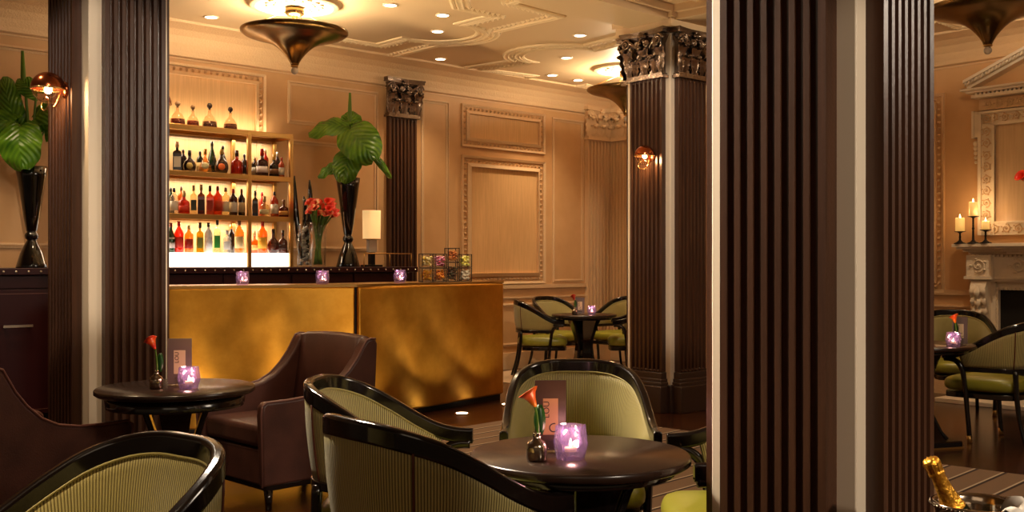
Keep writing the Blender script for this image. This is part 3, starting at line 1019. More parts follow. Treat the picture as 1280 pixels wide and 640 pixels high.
def bottle(px, shelf, row, kind, h, r, col, t, cap, lab, label, seal=None, liquid=None):
    off = BROWS[row]
    p = W1(s1(px, off), off, SHZ[shelf] + .0015)
    o = thing('bottle', label, 'bottle', tuple(p), atan2(-p.x, p.y) * 1.0, 'bottles on the backlit bar shelves')
    n = 4 if kind == 'square' else 18; r *= .93
    flat = .8 if kind in ('round', 'squat') else 1
    mb = MB()
    prof = [(max(a * r, .0005), b * h) for a, b in PROF[kind]]
    rr = 1.16 if kind == 'square' else 1
    prof = [(a * (rr if b < .7 * h else 1), b) for a, b in prof]
    mb.lathe(prof, n, rot=pi / 4 if n == 4 else 0, sy=flat, smooth=n > 4)
    mb.build('glass_body', glassmat(col, t), o)
    top = PROF[kind][-1]
    mb = MB()
    if kind == 'decanter':
        mb.lathe([(.12 * r, .74 * h), (.12 * r, .78 * h), (.32 * r, .84 * h), (.36 * r, .92 * h), (.2 * r, h)], 12)
    else:
        mb.lathe([(top[0] * r * 1.12, top[1] * h - .012 * h * 6), (top[0] * r * 1.14, h)], 12)
    mb.build('stopper' if kind == 'decanter' else 'cap', glassmat(cap, 'd' if kind != 'decanter' else 'p'), o)
    if liquid:
        mb = MB(); k = [(a * r * .93, b * h + .006) for a, b in PROF[kind] if b < .30] + [(r * .80, .27 * h)]
        mb.lathe(k, 16, sy=flat); mb.build('liquid', glassmat(liquid, 'g'), o)
    if lab:
        z0, z1 = (.14, .50) if kind in ('tall', 'square', 'wine') else (.14, .36)
        mb = MB()
        if kind == 'square':
            e = r * rr * .7071 + .001
            mb.box((0, -e, (z0 + z1) / 2 * h), (r * 1.3, .0015, (z1 - z0) * h))
        else:
            K = 8; vs = []
            for z in (z0, z1):
                a_ = 1.005
                for i in range(K + 1):
                    a = -pi / 2 + radians(-62 + 124 * i / K)
                    # radius of the body at that height
                    pr = PROF[kind]; R_ = 1
                    for q in range(len(pr) - 1):
                        if pr[q][1] <= z <= pr[q + 1][1] and pr[q + 1][1] > pr[q][1]:
                            f = (z - pr[q][1]) / (pr[q + 1][1] - pr[q][1]); R_ = pr[q][0] + (pr[q + 1][0] - pr[q][0]) * f
                    vs.append(((R_ * r + .0012) * cos(a), (R_ * r * flat + .0012) * sin(a), z * h))
            mb.add(vs, [(i, i + 1, K + 2 + i, K + 1 + i) for i in range(K)], True)
        mb.build('paper_label', glassmat(lab, 'p'), o, solid=.0008)
    if seal:
        mb = MB(); mb.lathe([(r * .5, 0), (r * .46, .003), (r * .1, .004)], 16)
        mb.xf(Matrix.Translation((0, -r * flat * .99 - .001, h * .28)) @ Matrix.Rotation(radians(90), 4, 'X'))
        mb.build('front_seal', glassmat(seal, 'p'), o)
    return o


AMB = (176, 84, 24); DK = (34, 16, 12); CLR = (240, 232, 216)
BT = [
 # top deck decanters
 (222, 0, 'f', 'decanter', .22, .075, (238, 214, 180), 'g', (190, 150, 110), None, 'clear decanter of amber spirit on top of the shelf unit, nearest the left pillar', None, (150, 60, 20)),
 (241, 0, 'f', 'decanter', .20, .062, (238, 214, 180), 'g', (150, 110, 70), None, 'clear decanter on top of the shelf unit, second from the left', None, (170, 80, 30)),
 (262, 0, 'f', 'decanter', .235, .075, (238, 214, 180), 'g', (60, 40, 26), None, 'clear decanter with dark stopper on top of the shelf unit, third from the left', None, (130, 50, 18)),
 (288, 0, 'f', 'decanter', .22, .070, (238, 214, 180), 'g', (60, 40, 26), None, 'rightmost clear decanter on top of the shelf unit', None, (140, 56, 20)),
 # upper shelf, left bay
 (221.5, 1, 'f', 'square', .27, .050, DK, 'd', (226, 190, 150), (236, 224, 206), 'square dark bottle with big white label, left end of the upper shelf'),
 (229, 1, 'b', 'tall', .22, .036, DK, 'd', (30, 20, 18), None, 'dark capped bottle behind the white-labelled one on the upper shelf'),
 (237, 1, 'f', 'round', .20, .062, (40, 16, 14), 'd', (34, 18, 14), None, 'squat dark cognac bottle with small gold oval label on the upper shelf', (226, 196, 110)),
 (250, 1, 'b', 'tall', .215, .036, (30, 36, 22), 'd', (26, 24, 40), (214, 180, 110), 'slim dark bottle with gold neck label behind the flask on the upper shelf'),
 (256.5, 1, 'f', 'pear', .225, .070, (244, 196, 120), 'g', (230, 170, 60), None, 'clear teardrop flask of amber cognac on the upper shelf', (244, 226, 170)),
 (265, 1, 'b', 'wine', .315, .044, (30, 54, 22), 'd', (16, 22, 12), None, 'tall green wine bottle standing behind on the upper shelf'),
 (278.5, 1, 'b', 'wine', .285, .042, (26, 34, 18), 'd', (20, 14, 12), None, 'tall dark-necked wine bottle behind the round seal bottle on the upper shelf'),
 (277, 1, 'f', 'round', .235, .068, (44, 22, 14), 'd', (214, 170, 90), None, 'round dark bottle with orange wax seal on the upper shelf', (226, 110, 40)),
 (296, 1, 'f', 'squat', .235, .062, (186, 66, 22), 'g', (70, 30, 16), None, 'red amber decanter bottle with dark cap beside the brass upright, upper shelf'),
 (305.5, 1, 'b', 'tall', .22, .036, DK, 'd', (30, 22, 40), None, 'dark bottle half behind the brass upright on the upper shelf'),
 # upper shelf, right bay
 (318.5, 1, 'b', 'tall', .20, .036, DK, 'd', (190, 160, 110), (236, 224, 206), 'dark bottle just right of the brass upright on the upper shelf'),
 (327.5, 1, 'f', 'squat', .27, .066, (60, 20, 14), 'd', (196, 30, 30), (240, 220, 210), 'dark squat liqueur bottle with red neck and white label, upper shelf right bay'),
 (331.5, 1, 'b', 'tall', .29, .034, (180, 40, 26), 'd', (226, 196, 150), None, 'slim red bottle behind the red-necked liqueur, upper shelf right bay'),
 (342.5, 1, 'f', 'squat', .225, .052, (28, 16, 12), 'd', (226, 170, 70), (120, 76, 40), 'near-black bottle with gold top, upper shelf right bay'),
 (346.5, 1, 'b', 'tall', .265, .034, (38, 18, 14), 'd', (236, 224, 196), None, 'dark bottle with pale top, second from the right on the upper shelf'),
 (352, 1, 'f', 'tall', .20, .030, (190, 70, 30), 'd', (200, 60, 40), (240, 224, 200), 'small red bottle with white label at the right end of the upper shelf'),
 # middle shelf, left bay
 (213.5, 2, 'b', 'tall', .25, .036, (24, 50, 30), 'd', (20, 40, 26), None, 'dark green bottle at the left end of the middle shelf'),
 (217.5, 2, 'f', 'tall', .235, .040, (240, 216, 190), 'g', (30, 32, 60), (236, 220, 196), 'pale bottle with navy cap near the left end of the middle shelf'),
 (226.5, 2, 'b', 'tall', .265, .036, (226, 150, 60), 'g', (90, 50, 30), (226, 190, 120), 'golden bottle standing behind the red amber one on the middle shelf'),
 (230, 2, 'f', 'squat', .215, .056, (206, 70, 26), 'g', (240, 200, 130), (220, 60, 30), 'round-shouldered red amber bottle with pale cap on the middle shelf'),
 (242, 2, 'f', 'square', .27, .040, (236, 206, 140), 'g', (214, 190, 130), (50, 56, 26), 'square whisky bottle with green label on the middle shelf'),
 (251.5, 2, 'f', 'square', .28, .042, (130, 60, 20), 'g', (170, 130, 70), (44, 24, 18), 'square whisky bottle with black label on the middle shelf'),
 (262.5, 2, 'f', 'square', .275, .042, (206, 110, 30), 'g', (60, 30, 20), (190, 60, 26), 'square whisky bottle with red label on the middle shelf'),
 (272, 2, 'f', 'tall', .275, .044, (210, 100, 30), 'g', (120, 40, 24), (200, 70, 30), 'amber bottle with rust label and dark red cap on the middle shelf'),
 (282, 2, 'f', 'tall', .265, .042, (240, 214, 150), 'g', (130, 96, 60), (246, 236, 206), 'bottle with tall cream label on the middle shelf'),
 (291.5, 2, 'f', 'tall', .255, .042, (70, 26, 20), 'd', (190, 36, 40), (246, 238, 226), 'dark bottle with white label and red cap on the middle shelf'),
 (302, 2, 'f', 'tall', .26, .036, (40, 20, 14), 'd', (90, 46, 26), (230, 200, 150), 'dark slim bottle beside the brass upright on the middle shelf'),
 # middle shelf, right bay
 (319, 2, 'f', 'square', .25, .036, (40, 24, 18), 'd', (20, 16, 18), (70, 60, 56), 'square dark bottle with black cap, middle shelf right bay'),
 (327.5, 2, 'b', 'tall', .25, .036, (226, 60, 40), 'd', (220, 40, 36), None, 'bright red bottle standing behind, middle shelf right bay'),
 (330.5, 2, 'f', 'squat', .20, .054, (236, 200, 130), 'g', (206, 170, 110), (242, 222, 170), 'squat pale bottle with broad cream label, middle shelf right bay'),
 (343, 2, 'f', 'tall', .25, .042, (200, 100, 36), 'g', (26, 20, 22), (236, 226, 206), 'amber bottle with black cap and small white label, middle shelf right bay'),
 (354.5, 2, 'f', 'squat', .175, .052, (150, 60, 20), 'g', (120, 70, 36), (236, 180, 90), 'short amber bottle at the right end of the middle shelf'),
 # lower shelf on the light box, left bay
 (213.5, 3, 'f', 'wine', .27, .044, (20, 60, 24), 'd', (150, 24, 24), (230, 220, 220), 'green bottle with red cap at the left end of the lowest row'),
 (223.5, 3, 'f', 'tall', .285, .046, (226, 90, 50), 'g', (206, 30, 30), (220, 50, 30), 'bottle with red cap and red label in the lowest row'),
 (236, 3, 'f', 'tall', .25, .044, (244, 170, 70), 'g', (226, 200, 120), (170, 40, 20), 'golden bottle with dark red lower label in the lowest row'),
 (250, 3, 'f', 'square', .28, .042, (206, 176, 40), 'g', (40, 34, 20), (110, 120, 30), 'square yellow-green bottle with black cap in the lowest row'),
 (260.5, 3, 'f', 'tall', .28, .040, (250, 246, 238), 'p', (50, 40, 36), (240, 240, 246), 'frosted white bottle with black cap in the lowest row'),
 (271.5, 3, 'f', 'square', .32, .042, (206, 226, 190), 'g', (40, 36, 30), (40, 150, 50), 'tall square bottle with bright green label in the lowest row'),
 (284, 3, 'f', 'square', .215, .048, (244, 240, 236), 'g', (206, 200, 206), (236, 232, 240), 'square clear bottle with white label in the lowest row'),
 (289, 3, 'b', 'tall', .27, .040, (20, 16, 14), 'd', (240, 150, 20), None, 'black bottle with orange neck in the lowest row'),
 (299, 3, 'f', 'tall', .31, .048, (240, 180, 90), 'g', (120, 80, 50), (250, 226, 170), 'tall clear bottle with gold base beside the brass upright in the lowest row'),
 # lower shelf, right bay
 (318, 3, 'b', 'squat', .22, .050, (226, 150, 50), 'g', (200, 150, 90), (240, 200, 120), 'amber bottle beside the brass upright, lowest row right bay'),
 (328, 3, 'f', 'tall', .305, .050, (244, 160, 24), 'g', (206, 30, 24), (250, 190, 60), 'tall yellow bottle with red neck, lowest row right bay'),
 (341.5, 3, 'f', 'round', .235, .062, (66, 22, 14), 'd', (44, 22, 16), None, 'rounded dark brown bottle, lowest row right bay', (90, 50, 34)),
 (353.5, 3, 'f', 'squat', .225, .050, (90, 34, 14), 'd', (40, 20, 14), (70, 34, 20), 'dark brown bottle at the right end of the lowest row'),
]
for b in BT: bottle(*b)


# ================================================================== THINGS ON THE COUNTERS
def big_leaf(c, deg, L, Wd, tilt=.3, up=.3):
    """broad heart-shaped blade growing from c towards deg in the upright plane, face turned to the room"""
    mb = MB(); R = 15; C = 9; vs = []; uv = []
    a = radians(deg)
    Y = Vector((cos(a), -tilt, sin(a))).normalized(); N = Vector((.1, -1, up)); N = (N - Y * N.dot(Y)).normalized(); X = Y.cross(N)
    for i in range(R):
        t = i / (R - 1)
        w = Wd / 2 * (max(0, 1 - (abs(t - .36) / (.40 if t < .36 else .66)) ** 2.1) ** .55)
        w = max(w, .004)
        for j in range(C):
            u = -1 + 2 * j / (C - 1)
            back = -.20 * L * (abs(u) ** 1.2) * max(0, 1 - t * 2.4)
            y = L * (t - .02) + back
            z = .13 * L * sin(pi * min(1, t * 1.05)) - .10 * L * t * t + .07 * L * abs(u) * (1 - t) - .12 * L * u * u + .014 * sin(t * 17 + u * 2) * abs(u)
            vs.append(X * (u * w) + Y * y + N * z + Vector(c)); uv.append((u * .45, t))
    fs = [(i * C + j, i * C + j + 1, (i + 1) * C + j + 1, (i + 1) * C + j) for i in range(R - 1) for j in range(C - 1)]
    mb.add(vs, fs, True, uv)
    return mb


def tall_vase(loc, H, label, leaves, spike=.45, sx=0):
    t = thing('leaf_vase', label, 'vase', loc)
    R = .12
    mb = MB()
    k = H
    mb.lathe([(.001, 0), (R * .98, 0), (R * 1.0, .01), (R * .92, .05 * k), (R * .74, .14 * k), (R * .50, .22 * k), (R * .34, .262 * k), (R * .30, .275 * k), (R * .42, .292 * k), (R * .46, .315 * k), (R * .42, .336 * k),
              (R * .30, .352 * k), (R * .36, .37 * k), (R * .52, .50 * k), (R * .72, .70 * k), (R * .92, .90 * k), (R * 1.04, 1.0 * k), (R * .96, 1.0 * k), (R * .86, .92 * k)], 28)
    mb.build('vase_body', 'vaseblack', t)
    for (dx, dy, dz, deg, L, Wd, tilt, up) in leaves:
        c = Vector((dx, dy, H + dz))
        big_leaf(c, deg, L, Wd, tilt, up).build('leaf', 'leaf', t)
        mb = MB(); mb.tube(cr([(dx * .1, dy * .1, H - .06), (dx * .4, dy * .4, H + dz * .55), tuple(c)], 5), .009, 6); mb.build('leaf_stem', 'stem', t)
    mb = MB(); mb.tube([(0, 0, H - .05), (sx * .6, 0, H + spike * .6), (sx * .9, 0, H + spike * .78), (sx, 0, H + spike)], [.012, .012, .022, .012], 7); mb.build('flower_spike', 'stem', t)
    return t


p = W1(s1(435, .42), .42, BZ)
tall_vase(tuple(p), .905, 'tall black vase of broad green leaves on the back counter beside the table lamp', [
    (.05, -.15, .46, -48, .42, .42, .45, .15),
    (.0, -.06, .52, 186, .40, .26, .15, .9),
    (.02, .03, .52, 86, .20, .22, -.3, .2),
    (.05, -.10, .24, -108, .32, .30, .30, .8),
    (-.08, -.05, .12, 203, .25, .13, .1, .6),
    (.24, -.06, .26, -50, .34, .08, .1, .2),
    (.10, .08, .30, 75, .30, .24, -.3, .3)], spike=.87, sx=.02)
p = W1(s1(39.5, .42), .42, BZ)
tall_vase(tuple(p), .83, 'tall black vase of broad green leaves on the back counter at the left edge', [
    (-.03, -.14, .30, -78, .36, .34, .35, .3),
    (-.13, .0, .38, 105, .38, .20, .1, .2),
    (-.12, -.06, .36, 188, .34, .24, .2, .5),
    (.04, .0, .60, 140, .20, .17, .1, .4),
    (.02, .02, .40, 15, .30, .24, .2, .6),
    (-.10, .04, .22, 160, .30, .24, .2, .6),
    (.08, .06, .30, 60, .34, .26, .1, .4)], spike=.95, sx=-.075)


def calla(mb, base, tip_dir, s):
    """trumpet flower spathe at base"""
    d = Vector(tip_dir).normalized(); q = d.to_track_quat('Z', 'Y').to_matrix().to_4x4()
    prof = [(.06, 0), (.14, .2), (.22, .45), (.34, .68), (.55, .86)]
    n = 12; vs = []
    for i, (r, z) in enumerate(prof):
        for k in range(n):
            a = 2 * pi * k / n
            ext = 1 + (.9 * max(0, cos(a)) ** 3 if i == len(prof) - 1 else .2 * max(0, cos(a)) * i / 4)
            zz = z + (.35 * max(0, cos(a)) ** 2 - .16 * max(0, -cos(a)) if i >= 3 else 0) * (1 if i == 4 else .4)
            vs.append(Matrix.Translation(base) @ q @ Vector((r * s * ext * cos(a), r * s * sin(a), zz * s)))
    fs = [(i * n + k, i * n + (k + 1) % n, (i + 1) * n + (k + 1) % n, (i + 1) * n + k) for i in range(len(prof) - 1) for k in range(n)]
    mb.add(vs, fs, True)


# glass vase of red and white callas
p = W1(s1(397, .56), .56, BZ)
t = thing('flower_vase', 'glass vase holding a bunch of red and white calla lilies on the back counter', 'vase', tuple(p))
mb = MB(); mb.lathe([(.001, 0), (.075, 0), (.08, .01), (.085, .30), (.088, .44), (.082, .44), (.078, .30), (.072, .02), (.001, .018)], 24, cap=False); mb.build('glass_cylinder', 'clear', t)
st = MB(); random.seed(3); heads = []
for i in range(32):
    a = random.uniform(0, 2 * pi); r = random.uniform(0, .045); rr = random.uniform(.02, .145)
    top = Vector((rr * cos(a) + .03, rr * sin(a), .56 + random.uniform(-.06, .08) - rr * .25))
    st.tube(cr([(r * cos(a + 2), r * sin(a + 2), .025), (rr * .35 * cos(a) + .01, rr * .35 * sin(a), .34), tuple(top)], 4), .008, 5)
    heads.append((top, Vector((cos(a) * .9, sin(a) * .9 - .5, .7))))
st.build('flower_stems', 'stem', t)
for i, (h, d) in enumerate(heads):
    mb = MB(); calla(mb, h, d, .066); mb.build('flower', 'red' if i % 2 else 'redcalla', t, solid=.003)
# dark blades in a pebble-filled glass
p = W1(s1(380.5, .42), .42, BZ)
t = thing('pebble_vase', 'slim glass vase of white pebbles with tall dark leaf blades beside the calla lilies', 'vase', tuple(p))
mb = MB(); mb.lathe([(.001, 0), (.07, 0), (.072, .01), (.072, .42), (.066, .42), (.066, .02), (.001, .018)], 20, cap=False); mb.build('glass_cylinder', 'clear', t)
mb = MB(); random.seed(5)
for i in range(60):
    a = random.uniform(0, 2 * pi); r = random.uniform(0.01, .044); mb.ball((r * cos(a), r * sin(a), .03 + .36 * i / 60), random.uniform(.014, .021), 6, 5, .8)
tag(mb.build('pebbles', 'stone', t), kind='stuff')
for k, (dx, H, tw) in enumerate(((-.05, .90, .3), (.02, .86, -.2), (-.02, .70, .8))):
    mb = MB(); vs = []
    for i in range(12):
        u = i / 11; w = .034 * sin(pi * (u * .9 + .08)) ** .7
        x = dx * .6 + dx * u * 1.0 + .03 * sin(u * 2.5) * (1 if k else -1); z = .08 + (H - .08) * u
        for j, e in enumerate((-1, 0, 1)): vs.append((x + e * w, .02 * k - .02 + .01 * abs(e) + tw * .02 * u, z))
    mb.add(vs, [(i * 3 + j, i * 3 + j + 1, (i + 1) * 3 + j + 1, (i + 1) * 3 + j) for i in range(11) for j in range(2)], True)
    mb.build('leaf_blade', 'vaseblack', t, solid=.004)

# table lamp
p = W1(s1(464.5, .40), .40, BZ)
t = thing('table_lamp', 'table lamp with glowing cream drum shade on the back counter', 'lamp', tuple(p), ang1)
mb = MB(); mb.box((0, 0, .01), (.20, .12, .02)); mb.box((0, 0, .085), (.055, .055, .13)); mb.build('lamp_base', 'iron', t, bevel=.003)
mb = MB(); mb.box((0, 0, .215), (.10, .05, .13)); mb.build('crystal_column', 'crystal', t, bevel=.004)
mb = MB(); mb.lathe([(.092, .285), (.096, .585), (.093, .585), (.089, .285)], 32, cap=False); mb.build('lamp_shade', 'shade', t)
mb = MB(); mb.tube([(0, 0, .28), (0, 0, .40)], .008, 8); mb.lathe([(.094, .283), (.097, .283), (.097, .290), (.094, .29)], 24); mb.build('shade_fitting', 'brass_edge', t)
light('table_lamp_bulb', 'POINT', (p.x, p.y, p.z + .45), 5, (1, .62, .3), .03)


def tealight(loc, label, sz=.09, z=None, glow=1.6, rz=.4, group='violet cut-glass candle holders'):
    """faceted lavender votive with a burning tealight"""
    t = thing('votive_holder', label, 'candle holder', loc, rz, group)
    mb = MB(); h = sz; r = sz * .46; n = 6
    vs = []; prof = [(.80, 0), (1.0, .45), (.86, 1.0)]
    for i, (q, zz) in enumerate(prof):
        for k in range(n):
            a = 2 * pi * (k + (.5 if i % 2 else 0)) / n
            vs.append((q * r * 1.15 * cos(a), q * r * 1.15 * sin(a), zz * h))
    for i, (q, zz) in enumerate(((.72, 1.0), (.78, .5), (.55, .22))):
        for k in range(n):
            a = 2 * pi * (k + (.5 if i % 2 else 0)) / n
            vs.append((q * r * cos(a), q * r * sin(a), zz * h))
    fs = []
    for i in range(5):
        for k in range(n):
            k2 = (k + 1) % n
            A, B, C_, D_ = i * n + k, i * n + k2, (i + 1) * n + k, (i + 1) * n + k2
            if i % 2 == 0: fs += [(A, B, C_), (B, D_, C_)]
            else: fs += [(A, B, D_), (A, D_, C_)]
    fs.append(tuple(range(n - 1, -1, -1))); fs.append(tuple(5 * n + k for k in range(n)))
    mb.add(vs, fs); mb.build('glass_body', 'violet', t)
    mb = MB(); mb.lathe([(r * .40, h * .225), (r * .40, h * .34)], 16); mb.build('wax', 'wax', t)
    mb = MB(); mb.lathe([(.0005, h * .345), (r * .12, h * .40), (r * .10, h * .46), (.0008, h * .60)], 8); mb.build('flame', 'flame', t)
    if glow:
        light('votive_glow', 'POINT', (loc[0], loc[1], loc[2] + h * .78), glow, (1, .55, .25), .012)
    return t


def on_bar(px, back):
    """a spot on the bar top"""
    seg = (BP[0], dA, nA) if px < 448 else (BP[1], dB, nB)
    b = seg[0] + seg[2] * back; r = (px - 640) / F
    k = (r * b.y - b.x) / (seg[1].x - r * seg[1].y)
    p = b + seg[1] * k
    return (p.x, p.y, BH + .0005)


tealight(on_bar(303, .10), 'violet candle holder on the brass bar below the bottle shelf', .105, glow=.4)
tealight(on_bar(403, .10), 'violet candle holder on the brass bar in front of the calla lilies', .11, glow=.4)
tealight(on_bar(500, .14), 'violet candle holder on the brass bar nearest the garnish jars', .11, glow=.4)

# garnish jars on the end of the bar
GJ = [(533, 0, .125, (236, 150, 20), (250, 190, 40), 'jar of orange slices at the bottom left of the garnish stack'),
      (533, 1, .125, (240, 206, 60), (250, 236, 190), 'jar of lemon and cream petals on top of the orange slices'),
      (549.5, 0, .125, (206, 90, 24), (240, 160, 40), 'jar of burnt orange peel under the pink jar'),
      (549.5, 1, .125, (206, 30, 90), (240, 180, 200), 'jar of bright pink petals in the garnish stack'),
      (565, 0, .175, (110, 56, 30), (60, 60, 30), 'taller jar of brown herbs in the garnish stack'),
      (565, 1, .13, (176, 90, 36), (206, 130, 60), 'topmost jar, of brown cinnamon bark, in the garnish stack'),
      (580.5, 0, .125, (240, 226, 200), (230, 210, 180), 'jar of white sugar at the bottom right of the garnish stack'),
      (580.5, 1, .125, (226, 210, 60), (236, 230, 150), 'jar of yellow-green citrus at the top right of the garnish stack')]
ztop = {}
for (px, lv, h, c1, c2, lb) in GJ:
    x, y, z = on_bar(px, .16)
    z = ztop.get(px, z)
    ztop[px] = z + h + .002
    t = thing('garnish_jar', lb, 'jar', (x, y, z), atan2(dB.y, dB.x) - .55, 'stacked square garnish jars on the bar')
    w = .105
    mb = MB(); mb.box((0, 0, h / 2 - .005), (w, w, h - .012)); mb.build('glass_body', 'clear', t)
    mb = MB()
    for sx in (-1, 1):
        for sy in (-1, 1): mb.box((sx * w / 2, sy * w / 2, h / 2), (.006, .006, h))
    for zz in (.003, h - .004):
        for s_ in (-1, 1):
            mb.box((s_ * w / 2, 0, zz), (.006, w, .006)); mb.box((0, s_ * w / 2, zz), (w, .006, .006))
    mb.build('metal_frame', 'iron', t)
    mb = MB(); random.seed(int(px) * 3 + lv)
    g1 = mat('garnish', rgb(*c1), .35, noise=(55, rgb(*c2), .42, .58, (1, 1, 1)))
    for i in range(70):
        mb.ball((random.uniform(-.034, .034), random.uniform(-.034, .034), .022 + (h * .62) * random.random()), random.uniform(.012, .017), 6, 5, random.uniform(.4, 1))
    tag(mb.build('contents', g1, t), kind='stuff')

# ================================================================== CHANDELIERS
def chandelier(c, label):
    t = thing('chandelier', label, 'ceiling light', (c[0], c[1], CEIL), 0, 'inverted bronze trumpet ceiling lights')
    Z = CEIL
    pr = [(.4525, 3.27), (.452, 3.252), (.42, 3.230), (.36, 3.211), (.28, 3.191), (.215, 3.167), (.165, 3.14), (.125, 3.108), (.092, 3.073), (.062, 3.035), (.04, 2.998), (.028, 2.968)]
    mb = MB(); mb.lathe([(r, z - Z) for r, z in pr] + [(.02, 2.99 - Z), (.05, 3.05 - Z), (.085, 3.09 - Z), (.15, 3.155 - Z), (.20, 3.182 - Z), (.27, 3.206 - Z), (.35, 3.226 - Z), (.42, 3.25 - Z), (.445, 3.27 - Z)], 64, cap=False)
    mb.build('bowl', 'chandelier', t)
    mb = MB(); mb.lathe([(.032, 2.975 - Z), (.035, 2.965 - Z), (.02, 2.958 - Z)], 20); mb.build('bowl_collar', 'brass_edge', t)
    mb = MB(); mb.ball((0, 0, 2.93 - Z), .03, 16, 10); mb.build('glass_finial', 'crystal', t)
    mb = MB(); mb.lathe([(.075, -.035), (.08, -.05), (.08, -.085), (.065, -.10), (.03, -.105)], 28); mb.build('canopy', 'chandelier', t)
    mb = MB()
    for k in range(3):
        a = k * 2 * pi / 3 + .5
        mb.tube([(.02 * cos(a), .02 * sin(a), -.10), (.02 * cos(a), .02 * sin(a), -.30)], .005, 6)
    mb.build('stem_rods', 'chandelier', t)
    for k in range(4):
        a = k * pi / 2 + .35
        mb = MB(); mb.tube([(.06 * cos(a), .06 * sin(a), -.07), (.44 * cos(a), .44 * sin(a), -.235)], .0035, 5); mb.build('stay_cable', 'brass_edge', t)
    mb = MB()
    for k in range(4):
        a = k * pi / 2
        mb.ball((.12 * cos(a), .12 * sin(a), 3.22 - Z), .022, 8, 6)
    mb.build('bulbs', 'bulb', t)
    light('chandelier_lamp', 'POINT', (c[0], c[1], 3.30), 70, (1, .80, .54), .10)
    # plaster rose on the ceiling
    r = thing('ceiling_rose', label.replace('bronze trumpet ceiling light', 'plaster ceiling rose above the bronze light'), 'ceiling rose', (c[0], c[1], CEIL), 0, 'plaster ceiling roses')
    mb = MB(); mb.lathe([(.001, -.03), (.12, -.03), (.14, -.015), (.29, -.012), (.31, -.03), (.335, -.036), (.35, -.025), (.37, -.03), (.385, -.012), (.40, 0)], 56, cap=False); mb.build('rose_disc', 'ornament', r)
    mb = MB()
    for k in range(16):
        a = k * pi / 8
        mb.ball((.22 * cos(a), .22 * sin(a), -.018), .030, 8, 5, .35)
        mb.ball((.165 * cos(a + .2), .165 * sin(a + .2), -.02), .018, 6, 5, .4)
    mb.build('leaf_relief', 'ornament', r)
    return t


chandelier(CH[0], 'large bronze trumpet ceiling light above the brass bar')
chandelier(CH[1], 'bronze trumpet ceiling light half hidden behind the farther pillar')
chandelier(CH[2], 'bronze trumpet ceiling light at the right edge, near the fireplace')


def downlight(px, py, label, e=40):
    Y = (CEIL - CAMH) * F / (HOR - py); X = (px - 640) / F * Y
    t = thing('ceiling_downlight', label, 'downlight', (X, Y, CEIL), 0, 'small recessed ceiling spots')
    mb = MB(); mb.lathe([(.068, .001), (.068, -.006), (.052, -.008)], 24, cap=False); mb.lathe([(.052, -.001), (.052, -.008)], 24, cap=False); mb.build('trim_ring', 'spotrim', t)
    mb = MB(); mb.lathe([(.001, -.005), (.052, -.005)], 24, cap=False); mb.build('lens', 'spot', t)
    light('downlight_lamp', 'SPOT', (X, Y, CEIL - .03), e, (1, .74, .46), .04, (0, 0, 0), spot=95, blend=.9)


downlight(263.8, 21, 'recessed ceiling spot left of the large bronze light')
downlight(488, 6, 'recessed ceiling spot at the top edge, right of the large bronze light')
downlight(553.6, 18.6, 'upper of the ceiling spots inside the plaster lobe')
downlight(547, 38.8, 'lower of the ceiling spots inside the plaster lobe')
downlight(550.5, 73.4, 'ceiling spot between the two plaster patterns, above the wall panel', 55)
downlight(724.7, 43.8, 'ceiling spot left of the bronze pillar capital')
downlight(708, 72, 'ceiling spot inside the second plaster ring, upper one')
downlight(690, 93.8, 'ceiling spot inside the second plaster ring, left of the lowest', 55)
downlight(722.5, 99.9, 'lowest ceiling spot, beside the half-hidden bronze light', 55)

# downlights of the same kind over the tables in front, above the picture
for (x, y, e) in ((-1.5, 4.3, 90), (.35, 3.45, 60), (-.6, 6.2, 90), (-2.6, 7.4, 90), (3.1, 5.6, 90), (2.2, 8.2, 70), (3.9, 8.6, 80), (-3.2, 5.2, 80), (-4.0, 7.3, 110)):
    light('downlight_lamp', 'SPOT', (x, y, CEIL - .03), e, (1, .74, .46), .05, (0, 0, 0), spot=100, blend=.9)


light('downlight_lamp', 'SPOT', (-1.35, 1.95, CEIL - .03), 270, (1, .78, .5), .05, (0, 0, 0), spot=40, blend=.7)  # added unseen narrow spot, brightens only the lower left tub chair

